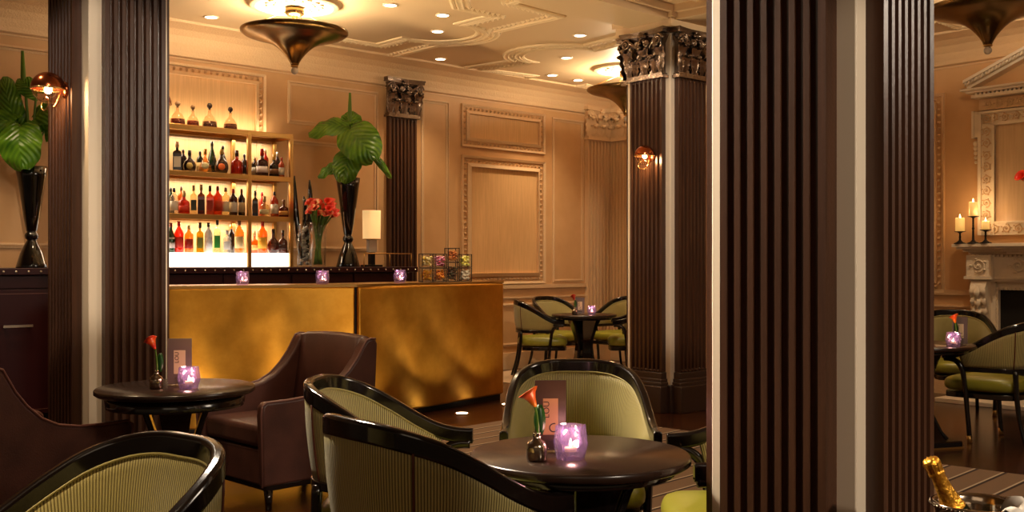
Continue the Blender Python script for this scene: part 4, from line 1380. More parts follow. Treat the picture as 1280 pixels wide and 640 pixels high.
# ================================================================== SCONCES
def sconce(p, n, label, e=6):
    """copper hood over a clear globe; p on the surface, n outward"""
    ang = atan2(n.y, n.x) - pi / 2
    t = thing('wall_sconce', label, 'wall light', (p[0], p[1], p[2]), ang, 'copper globe wall lights on the pillars')
    mb = MB(); mb.lathe([(.001, 0), (.045, 0), (.045, .012), (.02, .02)], 20); mb.xf(Matrix.Rotation(radians(-90), 4, 'X')); mb.build('back_plate', 'copper', t)
    mb = MB(); mb.tube(cr([(0, .01, 0), (0, .03, -.03), (0, .05, -.08), (0, .065, -.10)], 4), .007, 7); mb.build('arm', 'copper', t)
    c = (0, .092, 0); R = .088
    prof = [(R * cos(radians(a)), R * sin(radians(a))) for a in range(-4, 91, 10)]
    prof = [(max(r, .0006), z) for r, z in prof]
    inner = [(max(r - .003, .0004), z - .002) for r, z in prof[::-1]]
    mb = MB(); mb.lathe(prof + inner, 28, c, cap=False); mb.build('copper_hood', 'copper', t)
    prof = [(max(R * .94 * cos(radians(a)), .0006), R * .94 * sin(radians(a))) for a in range(-90, 1, 10)]
    inner = [(max(r - .003, .0004), z + .002) for r, z in prof[::-1]]
    mb = MB(); mb.lathe(prof + inner, 28, c, cap=False); mb.build('glass_globe', 'clear', t)
    mb = MB(); mb.tube([(R * .99 * cos(a), 0.092 + R * .99 * sin(a), -.004) for a in [2 * pi * i / 28 for i in range(28)]], .005, 6, closed=True)
    mb.tube([(.06 * cos(a), .11, -.085 + .035 * sin(a)) for a in [2 * pi * i / 20 for i in range(20)]], .004, 6, closed=True)
    mb.build('rings', 'brass_pale', t)
    mb = MB(); mb.ball((0, .092, -.005), .020, 12, 8, 1.2); mb.build('bulb', 'bulb', t)
    w = Matrix.Rotation(ang, 3, 'Z') @ Vector((0, .092, -.035))
    light('sconce_lamp', 'POINT', (p[0] + w.x, p[1] + w.y, p[2] + w.z), e, (1, .62, .3), .02)


kl = Vector((-2.24, 5.5)); q = kl + U * .20 + NU * PD; sconce((q.x, q.y, 2.23), NU, 'lit copper globe wall light on the left pillar, above the leaf vase')
q = kl + V * .43 + U * .39 + V * .0; sconce((q.x, q.y, 2.24), V, 'copper globe wall light peeping from behind the left pillar', 4)
km = Vector((1.371, 9.0)); q = km + U * .17 + NU * PD; sconce((q.x, q.y, 2.23), NU, 'lit copper globe wall light on the farther pillar')


# ================================================================== CHAIRS
XS = .93


def green_chair(label, loc, f):
    ang = atan2(-f[0], f[1])
    t = thing('tub_chair', label, 'chair', (loc[0], loc[1], 0), ang, 'olive tub chairs with black frames')
    half = [(0, -.29, .885), (.11, -.283, .883), (.20, -.243, .868), (.262, -.165, .835), (.290, -.065, .780), (.302, .03, .722), (.308, .11, .682), (.312, .18, .664), (.314, .25, .660)]
    half = [(x * XS, y, z) for x, y, z in half]
    full = [(-x, y, z) for x, y, z in half[:0:-1]] + half
    path = cr(full, 4)
    mb = MB()
    w, h = .017, .030
    prof = [(-w, -h + .006), (-w, h - .008), (-w + .007, h), (w - .007, h), (w, h - .008), (w, -h + .006), (w - .006, -h), (-w + .006, -h)]
    mb.sweep([(p.x, p.y, p.z - .03) for p in path], prof, smooth=False)
    mb.build('top_rail', 'lacquer', t, bevel=.004)
    # upholstered shell
    sel = [p for p in path if p.y < .135]
    ins = []; L = 0; prev = None
    nrm = []
    for i, p in enumerate(sel):
        a = sel[max(i - 1, 0)]; b = sel[min(i + 1, len(sel) - 1)]
        d = Vector((b.x - a.x, b.y - a.y, 0)).normalized(); nrm.append(Vector((-d.y, d.x, 0)))   # inward
        if prev is not None: L += (Vector((p.x, p.y)) - Vector((prev.x, prev.y))).length
        ins.append(L); prev = p
    ROWS = 8
    mb = MB(); vs = []; uv = []
    for side in (1, -1):                 # inner, outer
        for j in range(ROWS + 1):
            v = j / ROWS
            for i, p in enumerate(sel):
                k = 1 - .10 * (1 - v) ** 1.2
                zt = p.z - .052; zb = .545
                z = zb + (zt - zb) * v
                bul = (.013 + .016 * sin(pi * v)) if side == 1 else (.013 + .004 * sin(pi * v))
                edge = min(1, min(i, len(sel) - 1 - i) / 2)
                q = Vector((p.x * k, (p.y + .03) * k - .03, z)) + nrm[i] * side * bul * (.4 + .6 * edge)
                vs.append(q); uv.append((ins[i], v))
    n = len(sel); R = ROWS + 1
    fs = []
    for sd in (0, 1):
        o = sd * R * n
        fs += [(o + j * n + i, o + j * n + i + 1, o + (j + 1) * n + i + 1, o + (j + 1) * n + i) for j in range(ROWS) for i in range(n - 1)]
    o = R * n
    for j in range(ROWS):
        fs.append((j * n, (j + 1) * n, o + (j + 1) * n, o + j * n)); fs.append((j * n + n - 1, (j + 1) * n + n - 1, o + (j + 1) * n + n - 1, o + j * n + n - 1))
    for i in range(n - 1):
        fs.append((i, i + 1, o + i + 1, o + i)); fs.append((ROWS * n + i, ROWS * n + i + 1, o + ROWS * n + i + 1, o + ROWS * n + i))
    mb.add(vs, fs, True, uv)
    shell = mb.build('back_shell', 'rib', t)
    # piping along the two outer seams and round the top inside edge
    for sx in (-1, 1):
        i = min(range(n), key=lambda q: abs(sel[q].x - sx * .200) + (0 if sel[q].y < -.1 else 1))
        mb = MB(); pts = []
        for j in range(ROWS + 1):
            q = vs[o + j * n + i]; pts.append(Vector(q) - nrm[i] * .001)
        mb.tube(pts, .0042, 5); mb.build('seam_piping', 'piping', shell)
    mb = MB(); mb.tube([Vector(vs[ROWS * n + i]) + nrm[i] * .002 + Vector((0, 0, -.002)) for i in range(n)], .004, 5); mb.build('edge_piping', 'rib', shell)
    # bottom rail
    mb = MB(); bot = [(p.x * .905, (p.y + .03) * .905 - .03, .528) for p in sel]
    mb.sweep(bot, [(-.017, -.016), (-.017, .016), (.017, .016), (.017, -.016)]); mb.build('bottom_rail', 'lacquer', t, bevel=.004)
    # seat
    pl = [(-.19, -.235), (-.245, -.15), (-.262, .0), (-.275, .18), (-.262, .265), (-.20, .292), (0, .305), (.20, .292), (.262, .265), (.275, .18), (.262, .0), (.245, -.15), (.19, -.235), (0, -.262)]
    pl = [(x * XS, y) for x, y in pl]
    mb = MB(); m = len(pl); vs2 = []
    for sc_, z in ((.93, .355), (1.0, .385), (1.005, .425), (.96, .455), (.80, .468), (.45, .476)):
        vs2 += [(x * sc_, .02 + (y - .02) * sc_, z) for x, y in pl]
    vs2.append((0, .02, .478))
    fs2 = [(r * m + i, r * m + (i + 1) % m, (r + 1) * m + (i + 1) % m, (r + 1) * m + i) for r in range(5) for i in range(m)]
    fs2 += [(5 * m + i, 5 * m + (i + 1) % m, 6 * m) for i in range(m)] + [tuple(range(m - 1, -1, -1))]
    mb.add(vs2, fs2, True); mb.build('seat_cushion', 'seat', t, sub=1)
    mb = MB(); mb.prism([(x * .93, .01 + y * .93) for x, y in pl], .315, .356); mb.build('seat_frame', 'lacquer', t, bevel=.006)
    for sx in (-XS, XS):
        mb = MB()
        pts = cr([(sx * .312, .238, .600), (sx * .308, .19, .598), (sx * .303, .145, .578), (sx * .298, .115, .53), (sx * .294, .10, .45), (sx * .290, .085, .30), (sx * .284, .062, 0)], 5)
        N_ = len(pts); mb.tube(pts, [.020 - .006 * max(0, i / N_ - .4) for i in range(N_)], 8)
        mb.tube([(sx * .312, .238, .605), (sx * .312, .228, .64)], .016, 8)
        lg = mb.build('leg', 'lacquer', t)
        mb = MB(); mb.tube([(sx * .2868, .0695, .05), (sx * .284, .062, 0.0)], .0185, 8); mb.build('foot_cap', 'brass_edge', lg)
        mb = MB()
        pts = cr([(sx * .20, -.225, .53), (sx * .205, -.235, .36), (sx * .218, -.262, .18), (sx * .238, -.315, 0)], 4)
        mb.tube(pts, [.020 - .006 * i / len(pts) for i in range(len(pts))], 8); mb.build('leg', 'lacquer', t)
        mb = MB(); mb.tube([(sx * .285, .085, .335), (sx * .25, .08, .335)], .013, 6); mb.build('side_bracket', 'lacquer', t)
    return t


def fdir(deg): return (cos(radians(deg)), sin(radians(deg)))


c0 = green_chair('green ribbed tub chair seen from behind, nearest the camera left of the centre table', (-.215, 2.98), fdir(41))


def gchair(label, loc, f):
    return dup(c0, loc if len(loc) == 3 else (*loc, 0), atan2(-f[0], f[1]), label)


gchair('green tub chair facing right between the leather armchair and the centre table', (-.43, 3.76), fdir(-6))
gchair('green ribbed tub chair behind the centre table, facing the camera', (.265, 4.19), fdir(-91))
gchair('olive tub chair right of the centre table, mostly hidden by the nearest pillar', (.83, 3.61), fdir(180))
gchair('green ribbed tub chair in the lower left corner, its back toward the centre', (-.965, 2.29), fdir(233))
# far table group
gchair('tub chair left of the distant table, nearest the end of the brass bar', (.32, 11.75, .0045), fdir(2))
gchair('tub chair behind the distant table on its left, half hidden', (.56, 12.50, .0045), fdir(-50))
gchair('tub chair behind the distant table on its right, back rail curving up', (1.30, 12.60, .0045), fdir(-135))
gchair('tub chair at the right of the distant table, cut off by the farther pillar', (1.38, 11.75, .0045), fdir(176))
# right-hand group by the fireplace
gchair('olive tub chair in profile in front of the fireplace, facing left', (3.54, 7.63), fdir(132))
gchair('tub chair behind the small table by the fireplace, only its top showing', (3.84, 8.92), fdir(-100))


# ================================================================== ROUND TABLES
def round_table(label, loc, R, H=.72, AP=.055):
    t = thing('round_table', label, 'table', (loc[0], loc[1], loc[2] if len(loc) > 2 else 0), .3, 'round dark pedestal tables')
    mb = MB(); mb.lathe([(.001, H - .030), (R - .012, H - .030), (R, H - .022), (R, H - .006), (R - .006, H), (.001, H)], 64, cap=False); mb.build('tabletop', 'tabletop', t)
    mb = MB(); mb.lathe([(R * .86, H - AP), (R * .88, H - .030), (R * .80, H - .03), (R * .79, H - AP)], 48, cap=False)
    mb.build('apron', 'lacquer', t)
    for k in range(4):
        a = k * pi / 2
        prof = [(.17, H - .032), (.13, H - .12), (.085, .46), (.075, .36), (.09, .24), (.15, .10), (.20, .045)]
        mb = MB(); vs = []
        for (r, z) in prof:
            w = .055 + .25 * max(0, (z - .45)) ** 1.3 + .25 * max(0, .25 - z)
            for (dr, dw) in ((-.014, -1), (.014, -1), (.014, 1), (-.014, 1)):
                x = r + dr; y = dw * w * .9
                vs.append((x * cos(a) - y * sin(a), x * sin(a) + y * cos(a), z))
        m = len(prof)
        fs = [(i * 4 + j, i * 4 + (j + 1) % 4, (i + 1) * 4 + (j + 1) % 4, (i + 1) * 4 + j) for i in range(m - 1) for j in range(4)]
        fs += [(0, 1, 2, 3), ((m - 1) * 4 + 3, (m - 1) * 4 + 2, (m - 1) * 4 + 1, (m - 1) * 4)]
        mb.add(vs, fs); mb.build('leg', 'lacquer', t, bevel=.006)
    mb = MB(); mb.box((0, 0, .025), (.44, .44, .05)); mb.build('foot_plate', 'lacquer', t, bevel=.008)
    mb = MB(); mb.box((0, 0, .006), (.45, .45, .012)); mb.build('foot_trim', 'brass_edge', t)
    return t


TC = (.207, 3.17); TL = (-1.57, 4.86); TF = (.80, 11.55, .0045); TR = (2.88, 7.42)
round_table('round dark table in the centre foreground', TC, .335)
round_table('round dark table at the left beside the leather armchairs', TL, .36, AP=.088)
round_table('small round table between the distant green chairs', TF, .36)
round_table('round table at the right, partly behind the nearest pillar', TR, .40)
TZ = .7205


def bud_vase(loc, label, fm, s=1.0, lean=(-.25, 0, 1), rz=0):
    t = thing('bud_vase', label, 'vase', loc, rz, 'silver bud vases with one calla lily')
    mb = MB(); mb.lathe([(.001, 0), (.026, 0), (.030, .004), (.031, .040), (.026, .054), (.013, .062), (.011, .078), (.013, .082), (.009, .082), (.008, .06)], 24); mb.build('vase_body', 'silver', t)
    mb = MB()
    tip = Vector((-.004, 0, .158)) * s
    mb.tube(cr([(0, 0, .03), (.004, 0, .10), tuple(tip)], 4), .004, 6); mb.build('flower_stem', 'stem', t)
    mb = MB(); vs = []
    for i in range(8):
        u = i / 7; w = .017 * sin(pi * (u * .85 + .1)) ** .6
        for e in (-1, 0, 1): vs.append((.010 + e * w, .010 + .006 * abs(e) + .01 * u, .075 + .085 * u))
    mb.add(vs, [(i * 3 + j, i * 3 + j + 1, (i + 1) * 3 + j + 1, (i + 1) * 3 + j) for i in range(7) for j in range(2)], True)
    mb.build('leaf', 'leafgreen', t, solid=.002)
    mb = MB(); calla(mb, tip, lean, .058); mb.build('flower', fm, t, solid=.002)
    return t


def text_mesh(body, size, loc, rot, name, m, parent, ext=.0004):
    c = bpy.data.curves.new(name, 'FONT'); c.body = body; c.size = size; c.extrude = ext; c.align_x = 'CENTER'; c.align_y = 'CENTER'
    o = bpy.data.objects.new(name, c); COL.objects.link(o)
    dg = bpy.context.evaluated_depsgraph_get()
    me = bpy.data.meshes.new_from_object(o.evaluated_get(dg))
    bpy.data.objects.remove(o)
    k = bpy.data.objects.new(name, me); COL.objects.link(k)
    me.materials.clear(); me.materials.append(M[m]); k.parent = parent; k.location = loc; k.rotation_euler = rot
    return k


def menu(loc, label, rz, w=.096, h=.214, m='card', pm='paper'):
    """menu card standing in a small clear block; faces local -Y"""
    t = thing('menu_card', label, 'menu', loc, rz, 'cocktail menus standing on the tables')
    mb = MB(); mb.box((0, 0, .004 + h / 2), (w, .004, h)); mb.build('board', m, t, bevel=.0008)
    mb = MB(); mb.box((.006 * 0, -.0028, h * .50), (w * .48, .001, h * .52)); pp = mb.build('paper_panel', pm, t)
    text_mesh('LOU', .026, (-.012, -.0038, h * .60), (pi / 2, -pi / 2, 0), 'lettering', 'ink', pp)
    text_mesh('C', .040, (.008, -.0038, h * .33), (pi / 2, -.4, 0), 'initial', 'ink', pp)
    mb = MB(); mb.box((0, 0, .006), (.04, .032, .012)); mb.box((0, -.0085, .022), (.04, .006, .03)); mb.box((0, .0085, .022), (.04, .006, .03)); mb.build('clear_stand', 'clear', t, bevel=.001)
    return t


# centre table
bud_vase((.072, 3.045, TZ), 'silver bud vase with an orange calla on the centre table', 'orange', 1.0, (-.5, -.2, 1.0))
menu((.118, 3.19, TZ), 'dark brown menu card standing on the centre table', .06)
tealight((.173, 3.07, TZ), 'largest violet candle holder, on the centre table', .100, glow=1.0, rz=.2)
# left table
bud_vase((-1.635, 4.78, TZ), 'silver bud vase with a red and yellow calla on the left table', 'redcalla', 1.15, (-.45, -.2, 1.0))
menu((-1.575, 4.93, TZ), 'grey menu card standing on the left table', .12, .112, .215, 'cardgrey', 'paperlight')
tealight((-1.485, 4.78, TZ), 'violet candle holder on the left table', .10, glow=1.0, rz=.6)
# far table
bud_vase((.69, 11.45, TZ + .0045), 'silver bud vase with an orange calla on the distant table', 'redcalla')
menu((.76, 11.62, TZ + .0045), 'grey menu card on the distant table', 0, .10, .18, 'cardgrey', 'paperlight')
tealight((.875, 11.42, TZ + .0045), 'violet candle holder on the distant table', .10, glow=.5)
# right table
bud_vase((3.09, 7.24, TZ), 'silver bud vase with an orange calla on the table by the fireplace', 'orange')
menu((3.17, 7.36, TZ), 'grey menu card on the table by the fireplace', -.3, .10, .19, 'cardgrey', 'paperlight')
tealight((3.03, 7.14, TZ), 'violet candle holder on the table by the fireplace', .10, glow=.6)


# ================================================================== LEATHER ARMCHAIRS
def wing_chair(label, loc, f):
    t = thing('leather_armchair', label, 'armchair', (loc[0], loc[1], 0), atan2(-f[0], f[1]), 'oxblood leather armchairs')
    W = .72; T = .075
    prof = [(.36, .13), (.375, .50), (.37, .555), (.345, .572), (.20, .574), (.08, .582), (-.02, .602), (-.10, .640), (-.17, .700), (-.225, .765), (-.262, .825), (-.285, .862), (-.315, .872), (-.35, .868), (-.365, .84), (-.36, .60), (-.335, .13)]
    for sx in (-1, 1):
        mb = MB(); vs = []
        x0, x1 = sx * (W / 2 - T), sx * W / 2
        for x in (x0, x1):
            for (y, z) in prof:
                k = 1 - .10 * (1 - z / .87) * (1 if x == x1 else 0)
                vs.append((x * k, y, z))
        m = len(prof)
        fs = [(i, (i + 1) % m, m + (i + 1) % m, m + i) for i in range(m)] + [tuple(range(m)), tuple(range(2 * m - 1, m - 1, -1))]
        mb.add(vs, fs); a = mb.build('arm', 'leather', t, bevel=.014, seg=3)
        mb = MB(); mb.tube([(x1 * (1 - .10 * (1 - z / .87)) - sx * .004, y + (.002 if y > 0 else 0), z) for y, z in prof[:14]], .0065, 6); mb.build('piping', 'leather_pipe', a)
    mb = MB(); vs = []
    K = 10
    for i in range(K + 1):
        u = -1 + 2 * i / K; x = u * (W / 2 - T + .01)
        yb = -.355 - .012 * (1 - u * u)
        for (y, z) in ((yb + .035, .13), (yb, .60), (yb - .008, .866), (yb + .02, .880 + .012 * (1 - u * u)), (yb + .07, .866 + .012 * (1 - u * u)), (yb + .115, .60), (yb + .16, .30)):
            vs.append((x, y, z))
    m = 7
    fs = [(i * m + j, i * m + (j + 1) % m, (i + 1) * m + (j + 1) % m, (i + 1) * m + j) for i in range(K) for j in range(m)] + [tuple(range(m)), tuple(K * m + j for j in range(m - 1, -1, -1))]
    mb.add(vs, fs, True); mb.build('backrest', 'leather', t)
    mb = MB(); mb.box((0, .055, .385), (W - 2 * T - .01, .60, .12)); mb.build('seat_cushion', 'leather', t, bevel=.03, seg=4)
    mb = MB(); mb.box((0, .02, .225), (W - 2 * T + .02, .64, .19)); mb.build('base', 'leather', t, bevel=.01)
    mb = MB(); mb.box((0, 0, .118), (W * .88, .66, .03)); mb.build('base_rail', 'lacquer', t, bevel=.004)
    for sx in (-1, 1):
        for (y, r) in ((.31, 0), (-.29, -.05)):
            mb = MB(); mb.tube([(sx * .30, y, .11), (sx * .305, y + r, 0)], [.026, .016], 4); mb.build('leg', 'lacquer', t)
    return t


wing_chair('oxblood leather armchair in front of the brass bar, right of the left table', (-1.27, 5.88), fdir(225))
wing_chair('oxblood leather armchair cut off by the left edge, facing the left table', (-2.24, 4.66), fdir(60))


# ================================================================== RUGS
def rug(label, c, e1, e2, L1, L2, m):
    ang = atan2(e1[1], e1[0])
    ctr = Vector(c) + Vector(e1) * L1 / 2 + Vector(e2) * L2 / 2
    mb = MB(); mb.box((0, 0, .002), (L1, L2, .004))
    o = mb.build('rug', m); o.location = (ctr.x, ctr.y, 0); o.rotation_euler = (0, 0, ang)
    return tag(o, label, 'rug')


# stripes run along the long side of the rug
M['rug'].node_tree.nodes['Mapping'].inputs['Rotation'].default_value = (0, 0, radians(90))
rug('brown striped rug under the green chairs and centre table', (.33, 8.97), E1, E2, 2.75, 6.4, 'rug')
rug('pale patterned rug under the distant table', (.90, 10.2), (.736, .677), (-.677, .736), 1.9, 2.35, 'rug2')

# ================================================================== FIREPLACE
TCN = 5.98
fp = thing('fireplace', 'carved cream plaster fireplace with a black firebox on the right-hand wall', 'fireplace', tuple(W2(TCN, 0, 0)), atan2(N2.y, N2.x) - pi / 2)
# local frame: x along the wall (positive = picture left), y into the room
def scroll(mb, cx, cz, r, y, s=1, th=.012, turns=1.6, ph=0.):
    pts = []
    for i in range(22):
        k = i / 21; a = ph + s * k * turns * 2 * pi; rr = r * (1 - .82 * k)
        pts.append((cx + rr * cos(a), y + .004, cz + rr * sin(a)))
    mb.tube(pts, [th * (1 - .5 * i / 21) for i in range(22)], 6)
    mb.ball((cx, y + .006, cz), th * 1.5, 6, 5)


def arabesque(mb, x0, x1, z0, z1, y, horizontal=True):
    """running scroll of leaves"""
    if horizontal: L = x1 - x0; H = z1 - z0
    else: L = z1 - z0; H = x1 - x0
    k = max(1, int(L / (H * 1.1)))
    for i in range(k):
        c = (i + .5) / k * L; sg = 1 if i % 2 else -1
        if horizontal: cx, cz = x0 + c, (z0 + z1) / 2
        else: cx, cz = (x0 + x1) / 2, z0 + c
        scroll(mb, cx, cz, H * .42, y, sg, H * .065, 1.5, pi / 2 * sg)
        for j in range(5):
            a = j * 1.26 + i
            mb.ball((cx + H * .46 * cos(a), y + .004, cz + H * .40 * sin(a)), H * .10, 6, 5, .6)


def dentils(mb, x0, x1, z, y, st=.04, sz=.022):
    k = int((x1 - x0) / st)
    for i in range(k): mb.box((x0 + (i + .5) * (x1 - x0) / k, y, z), (st * .55, .02, sz))


HW = 1.08
mb = MB()
for (w, d, z0, z1) in ((HW, .36, 1.445, 1.477), (HW - .03, .33, 1.425, 1.447), (HW - .07, .28, 1.40, 1.427), (HW - .10, .23, 1.375, 1.402)):
    mb.prism([(-w, 0), (w, 0), (w, d - .08), (HW - .36 + (w - HW), d - .08), (HW - .40 + (w - HW), d), (-HW + .40 - (w - HW), d), (-HW + .36 - (w - HW), d - .08), (-w, d - .08)], z0, z1)
dentils(mb, -HW + .14, HW - .14, 1.362, .17)
mb.build('mantel_shelf', 'fireplaster', fp, bevel=.003)
mb = MB(); mb.box((0, .08, 1.27), (2 * HW - .26, .16, .20)); mb.box((0, .095, 1.155), (2 * HW - .22, .19, .03)); mb.box((0, .085, 1.13), (2 * HW - .26, .17, .02))
arabesque(mb, -.60, .60, 1.185, 1.35, .165); 
for sx in (-1, 1):
    mb.box((sx * (HW - .23), .105, 1.27), (.24, .21, .20)); arabesque(mb, sx * (HW - .23) - .10, sx * (HW - .23) + .10, 1.19, 1.35, .215)
    mb.box((sx * (HW - .23), .115, 1.155), (.27, .23, .03))
mb.build('frieze', 'fireplaster', fp)
for sx in (-1, 1):
    mb = MB(); cx = sx * (HW - .23)
    mb.box((cx, .06, .57), (.24, .12, 1.14)); mb.box((cx, .07, .12), (.28, .16, .24))
    # scrolled console with a long leaf
    prof = [(.10, .42), (.10, 1.12), (.205, 1.12), (.235, 1.06), (.225, .98), (.19, .90), (.155, .80), (.135, .68), (.135, .56), (.15, .48), (.14, .43)]
    M4 = Matrix(((0, 0, 1, cx), (1, 0, 0, 0), (0, 1, 0, 0), (0, 0, 0, 1)))
    mb.prism(prof, -.075, .075, M4)
    for k in range(6):                                   # overlapping leaves down the console
        z = 1.07 - k * .095; y = .225 - .018 * k
        for s_ in (-1, 0, 1):
            vs = []
            for i in range(6):
                t_ = i / 5; w_ = .030 * sin(pi * (t_ * .85 + .12)) 
                for e in (-1, 0, 1): vs.append((cx + s_ * (.032 + .03 * t_) + e * w_, y + .012 + .03 * sin(t_ * 2.6) - .014 * abs(e) - .01 * abs(s_), z - .105 * t_ + .02 * abs(s_)))
            mb.add(vs, [(i * 3 + j, i * 3 + j + 1, (i + 1) * 3 + j + 1, (i + 1) * 3 + j) for i in range(5) for j in range(2)], True)
    mb.build('console_jamb', 'fireplaster', fp)
mb = MB()
mb.box((-.80, .05, .56), (.17, .10, 1.12)); mb.box((.80, .05, .56), (.17, .10, 1.12)); mb.box((0, .05, 1.085), (1.77, .10, .085))
for sx in (-1, 1):
    for i in range(24): mb.box((sx * .733, .105, .06 + i * .041), (.018, .016, .024))
dentils(mb, -.74, .74, 1.052, .105)
mb.build('inner_surround', 'fireplaster', fp)
mb = MB(); mb.box((0, .03, .52), (1.44, .05, 1.045)); mb.build('firebox', 'black', fp)
mb = MB(); mb.box((0, .35, .02), (2.1, .60, .04)); mb.build('hearth', 'fireplaster', fp, bevel=.004)

# overmantel frame
om = thing('overmantel', 'tall carved plaster overmantel with scrolled frame and broken pediment above the mantel shelf', 'frame', tuple(W2(TCN, 0, 1.48)), atan2(N2.y, N2.x) - pi / 2)
z0 = 1.56 - 1.48; OW = .93; FW = .155; ZT = 2.745 - 1.48
mb = MB()
for sx in (-1, 1):
    mb.box((sx * (OW - FW / 2), .025, (z0 + ZT) / 2), (FW, .05, ZT - z0)); mb.box((sx * (OW - .015), .035, (z0 + ZT) / 2), (.03, .07, ZT - z0)); mb.box((sx * (OW - FW + .012), .03, (z0 + ZT) / 2), (.024, .06, ZT - z0))
    mb.box((sx * (OW + .02), .03, ZT - .12), (.06, .06, .24)); mb.box((sx * (OW + .045), .04, ZT - .12), (.02, .08, .26))
    for i in range(5): mb.ball((sx * (OW + .035), .03, ZT - .30 - i * .045), .028 - .003 * i, 8, 5)
for z in (z0 + .06, ZT - .065): mb.box((0, .025, z), (2 * OW, .05, .12))
mb.box((0, .035, ZT - .012), (2 * OW + .07, .07, .024)); mb.box((0, .03, ZT - .13), (2 * (OW - FW) + .03, .06, .02)); mb.box((0, .03, z0 + .12), (2 * (OW - FW) + .03, .06, .02))
mb.build('frame', 'fireplaster', om)
mb = MB()
for sx in (-1, 1): arabesque(mb, sx * (OW - FW / 2) - .05, sx * (OW - FW / 2) + .05, z0 + .02, ZT - .02, .052, False)
arabesque(mb, -OW + .1, OW - .1, ZT - .115, ZT - .025, .052); arabesque(mb, -OW + .1, OW - .1, z0 + .01, z0 + .11, .052)
mb.build('scroll_carving', 'plaster', om)
mb = MB(); mb.box((0, .012, (z0 + ZT) / 2), (2 * (OW - FW) + .01, .02, ZT - z0 - .2)); mb.build('silk_panel', 'mirror', om)
mb = MB(); mb.box((0, .03, ZT + .065), (2 * OW - .02, .06, .11)); arabesque(mb, -OW + .04, OW - .04, ZT + .02, ZT + .11, .062); mb.build('upper_frieze', 'plaster', om)
mb = MB()
mb.box((0, .07, ZT + .14), (2 * OW + .06, .14, .03)); dentils(mb, -OW, OW, ZT + .165, .13); mb.box((0, .085, ZT + .185), (2 * OW + .14, .17, .025)); mb.box((0, .10, ZT + .205), (2 * OW + .22, .20, .02))
mb.build('cornice', 'fireplaster', om, bevel=.002)
for sx in (-1, 1):
    mb = MB()
    a = Vector((sx * (OW + .08), 0, ZT + .215)); b = Vector((sx * .28, 0, ZT + .215 + .30))
    for (h, d) in ((0, .12), (.03, .16), (.055, .20)):
        q = [a + Vector((0, 0, h)), b + Vector((0, 0, h))]
        mb.boxpts([(a.x, 0, a.z + h), (b.x, 0, b.z + h), (b.x, d, b.z + h), (a.x, d, a.z + h), (a.x, 0, a.z + h + .028), (b.x, 0, b.z + h + .028), (b.x, d, b.z + h + .028), (a.x, d, a.z + h + .028)])
    for i in range(22):
        t = (i + .5) / 22; p = a + (b - a) * t; mb.box((p.x, .17, p.z + .045), (.018, .02, .03))
    mb.build('raking_cornice', 'fireplaster', om)


def pillar_candle(px, H, r, h, label):
    off = .24
    p = W2(t2(px, off), off, 1.4775)
    t = thing('candle_stand', label, 'candle', tuple(p), 0, 'pillar candles on the mantel shelf')
    mb = MB(); mb.lathe([(.001, 0), (.055, 0), (.056, .006), (.03, .016), (.011, .035), (.009, H * .5), (.013, H * .55), (.009, H * .6), (.009, H - .02), (.025, H - .01), (.050, H - .004), (.052, H)], 20)
    mb.build('iron_stand', 'iron', t)
    mb = MB(); mb.lathe([(.001, H), (r, H), (r, H + h), (r * .85, H + h + .004), (r * .7, H + h - .012), (.001, H + h - .014)], 20, cap=False); mb.build('pillar_candle', 'wax', t)
    mb = MB(); mb.lathe([(.0005, H + h - .008), (.007, H + h + .004), (.006, H + h + .016), (.0008, H + h + .038)], 8); mb.build('flame', 'flame', t)
    light('candle_glow', 'POINT', (p.x, p.y, p.z + H + h + .03), .8, (1, .6, .28), .015)


pillar_candle(1200, .12, .042, .125, 'pillar candle on a short stand at the left end of the mantel shelf')
pillar_candle(1216.5, .26, .038, .13, 'pillar candle on the tallest stand on the mantel shelf')
pillar_candle(1232, .13, .036, .075, 'shortest pillar candle, on a low stand right of the tallest one')
# vase of red flowers further along the mantel, one bloom reaching into view
p = W2(t2(1300, .26), .26, 1.4775)
t = thing('flower_vase', 'vase of red flowers on the mantel shelf, one bloom showing at the right edge', 'vase', tuple(p))
mb = MB(); mb.lathe([(.001, 0), (.05, 0), (.07, .10), (.045, .24), (.05, .28), (.044, .28), (.039, .24), (.001, .02)], 20, cap=False); mb.build('vase_body', 'vaseblack', t)
mb = MB()
for (dx, dz) in ((-.15, .56), (.05, .66), (.16, .52)):
    mb.tube(cr([(0, 0, .05), (dx * .3, 0, .35), (dx, -abs(dx) * .1, dz)], 4), .006, 6)
mb.build('flower_stems', 'stem', t)
for (dx, dz) in ((-.15, .56), (.05, .66), (.16, .52)):
    mb = MB(); calla(mb, Vector((dx, -abs(dx) * .1, dz)), (dx * 6, dx * 4, .6), .10); mb.build('flower', 'redcalla', t, solid=.003)

# ================================================================== CHAMPAGNE
BX, BY = at(1223, 2.42)
ZR = .742
t = thing('bucket_stand', 'round metal stand carrying the champagne bucket in the lower right corner', 'stand', (BX, BY, 0))
mb = MB(); mb.lathe([(.001, ZR - .235), (.12, ZR - .235), (.12, ZR - .225), (.001, ZR - .225)], 32); mb.build('stand_tray', 'silver', t)
mb = MB(); mb.tube([(0, 0, .02), (0, 0, ZR - .235)], .014, 12); mb.build('stand_pole', 'silver', t)
mb = MB(); mb.lathe([(.13, 0), (.13, .012), (.03, .03)], 32); mb.build('stand_base', 'silver', t)
t = thing('champagne_bucket', 'silver champagne bucket with a rolled rim in the lower right corner', 'ice bucket', (BX, BY, ZR - .2245))
mb = MB(); mb.lathe([(.001, 0), (.070, 0), (.076, .01), (.094, .20), (.098, .214), (.104, .219), (.104, .225), (.097, .226), (.091, .218), (.088, .20), (.070, .014), (.001, .012)], 48, cap=False); mb.build('bucket_body', 'silver', t)
mb = MB()
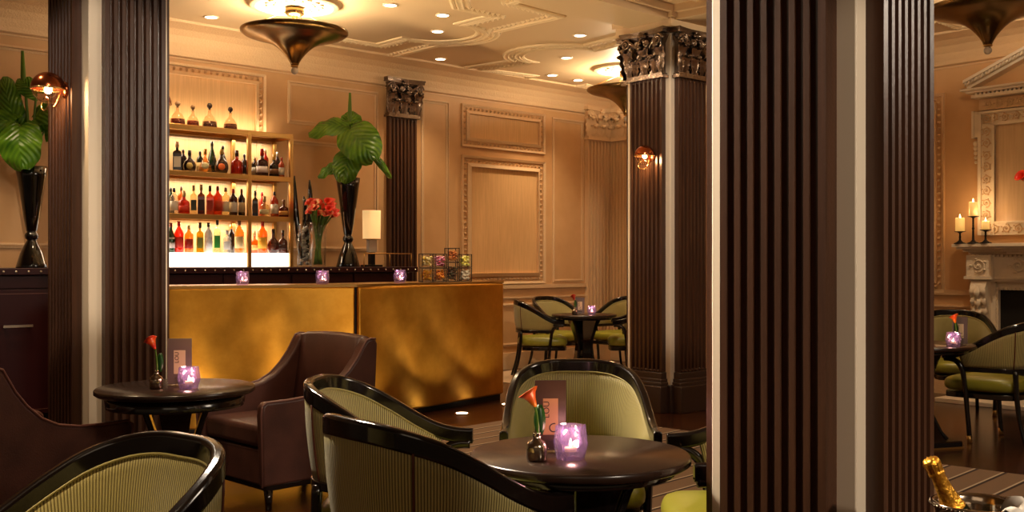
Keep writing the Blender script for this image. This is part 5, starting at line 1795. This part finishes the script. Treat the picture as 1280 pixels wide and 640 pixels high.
for k in range(64):
    a = 2 * pi * k / 64; mb.ball((.105 * cos(a), .105 * sin(a), .219), .0035, 6, 4)
mb.build('beaded_rim', 'silver', t)
# bottle leaning out of the bucket to the left
tb = thing('champagne_bottle', 'champagne bottle with gold foil neck leaning out of the silver bucket', 'bottle', (BX + .035, BY + .0, ZR - .205))
tb.rotation_euler = (radians(4), radians(-27), 0)
mb = MB(); mb.lathe([(.001, 0), (.040, 0), (.043, .008), (.043, .16), (.036, .20), (.024, .235), (.020, .25)], 28); mb.build('glass_body', 'darkglass', tb)
mb = MB(); mb.lathe([(.0375, .192), (.0255, .232), (.0195, .262), (.0165, .295), (.0160, .306), (.0185, .309), (.0185, .316), (.0165, .319), (.0175, .326), (.0188, .338), (.0175, .347), (.010, .350), (.001, .351)], 28, cap=False)
for k in range(9):
    a = 2 * pi * k / 9; mb.tube([(.0165 * cos(a), .0165 * sin(a), .312), (.0192 * cos(a + .15), .0192 * sin(a + .15), .340), (.012 * cos(a + .2), .012 * sin(a + .2), .350)], .0016, 5)
mb.build('gold_foil', 'foil', tb)
mb = MB(); mb.lathe([(.0085, 0), (.0085, .0015), (.001, .002)], 20); mb.xf(Matrix.Translation((.0, -.0335, .2120)) @ Matrix.Rotation(radians(62), 4, 'X')); mb.build('round_seal', 'medal', tb)
# napkin over the rim on the right
mb = MB(); vs = []; A_, B_ = 14, 9
for i in range(A_):
    a = radians(-80 + 105 * i / (A_ - 1))
    for j in range(B_):
        v = j / (B_ - 1)
        if v < .35: r = .075 + .030 * v / .35; z = .205 + .028 * sin(v / .35 * pi / 2)
        else: r = .110 + .012 * (v - .35) + .004 * sin(i * 1.7); z = .233 - .17 * (v - .35)
        vs.append((r * cos(a), r * sin(a), z + .004 * sin(i * 1.3)))
mb.add(vs, [(i * B_ + j, i * B_ + j + 1, (i + 1) * B_ + j + 1, (i + 1) * B_ + j) for i in range(A_ - 1) for j in range(B_ - 1)], True)
o = mb.build('napkin', 'napkin', solid=.004); o.location = (BX, BY, ZR - .2245)
tag(o, 'white linen napkin draped over the right rim of the champagne bucket', 'napkin')
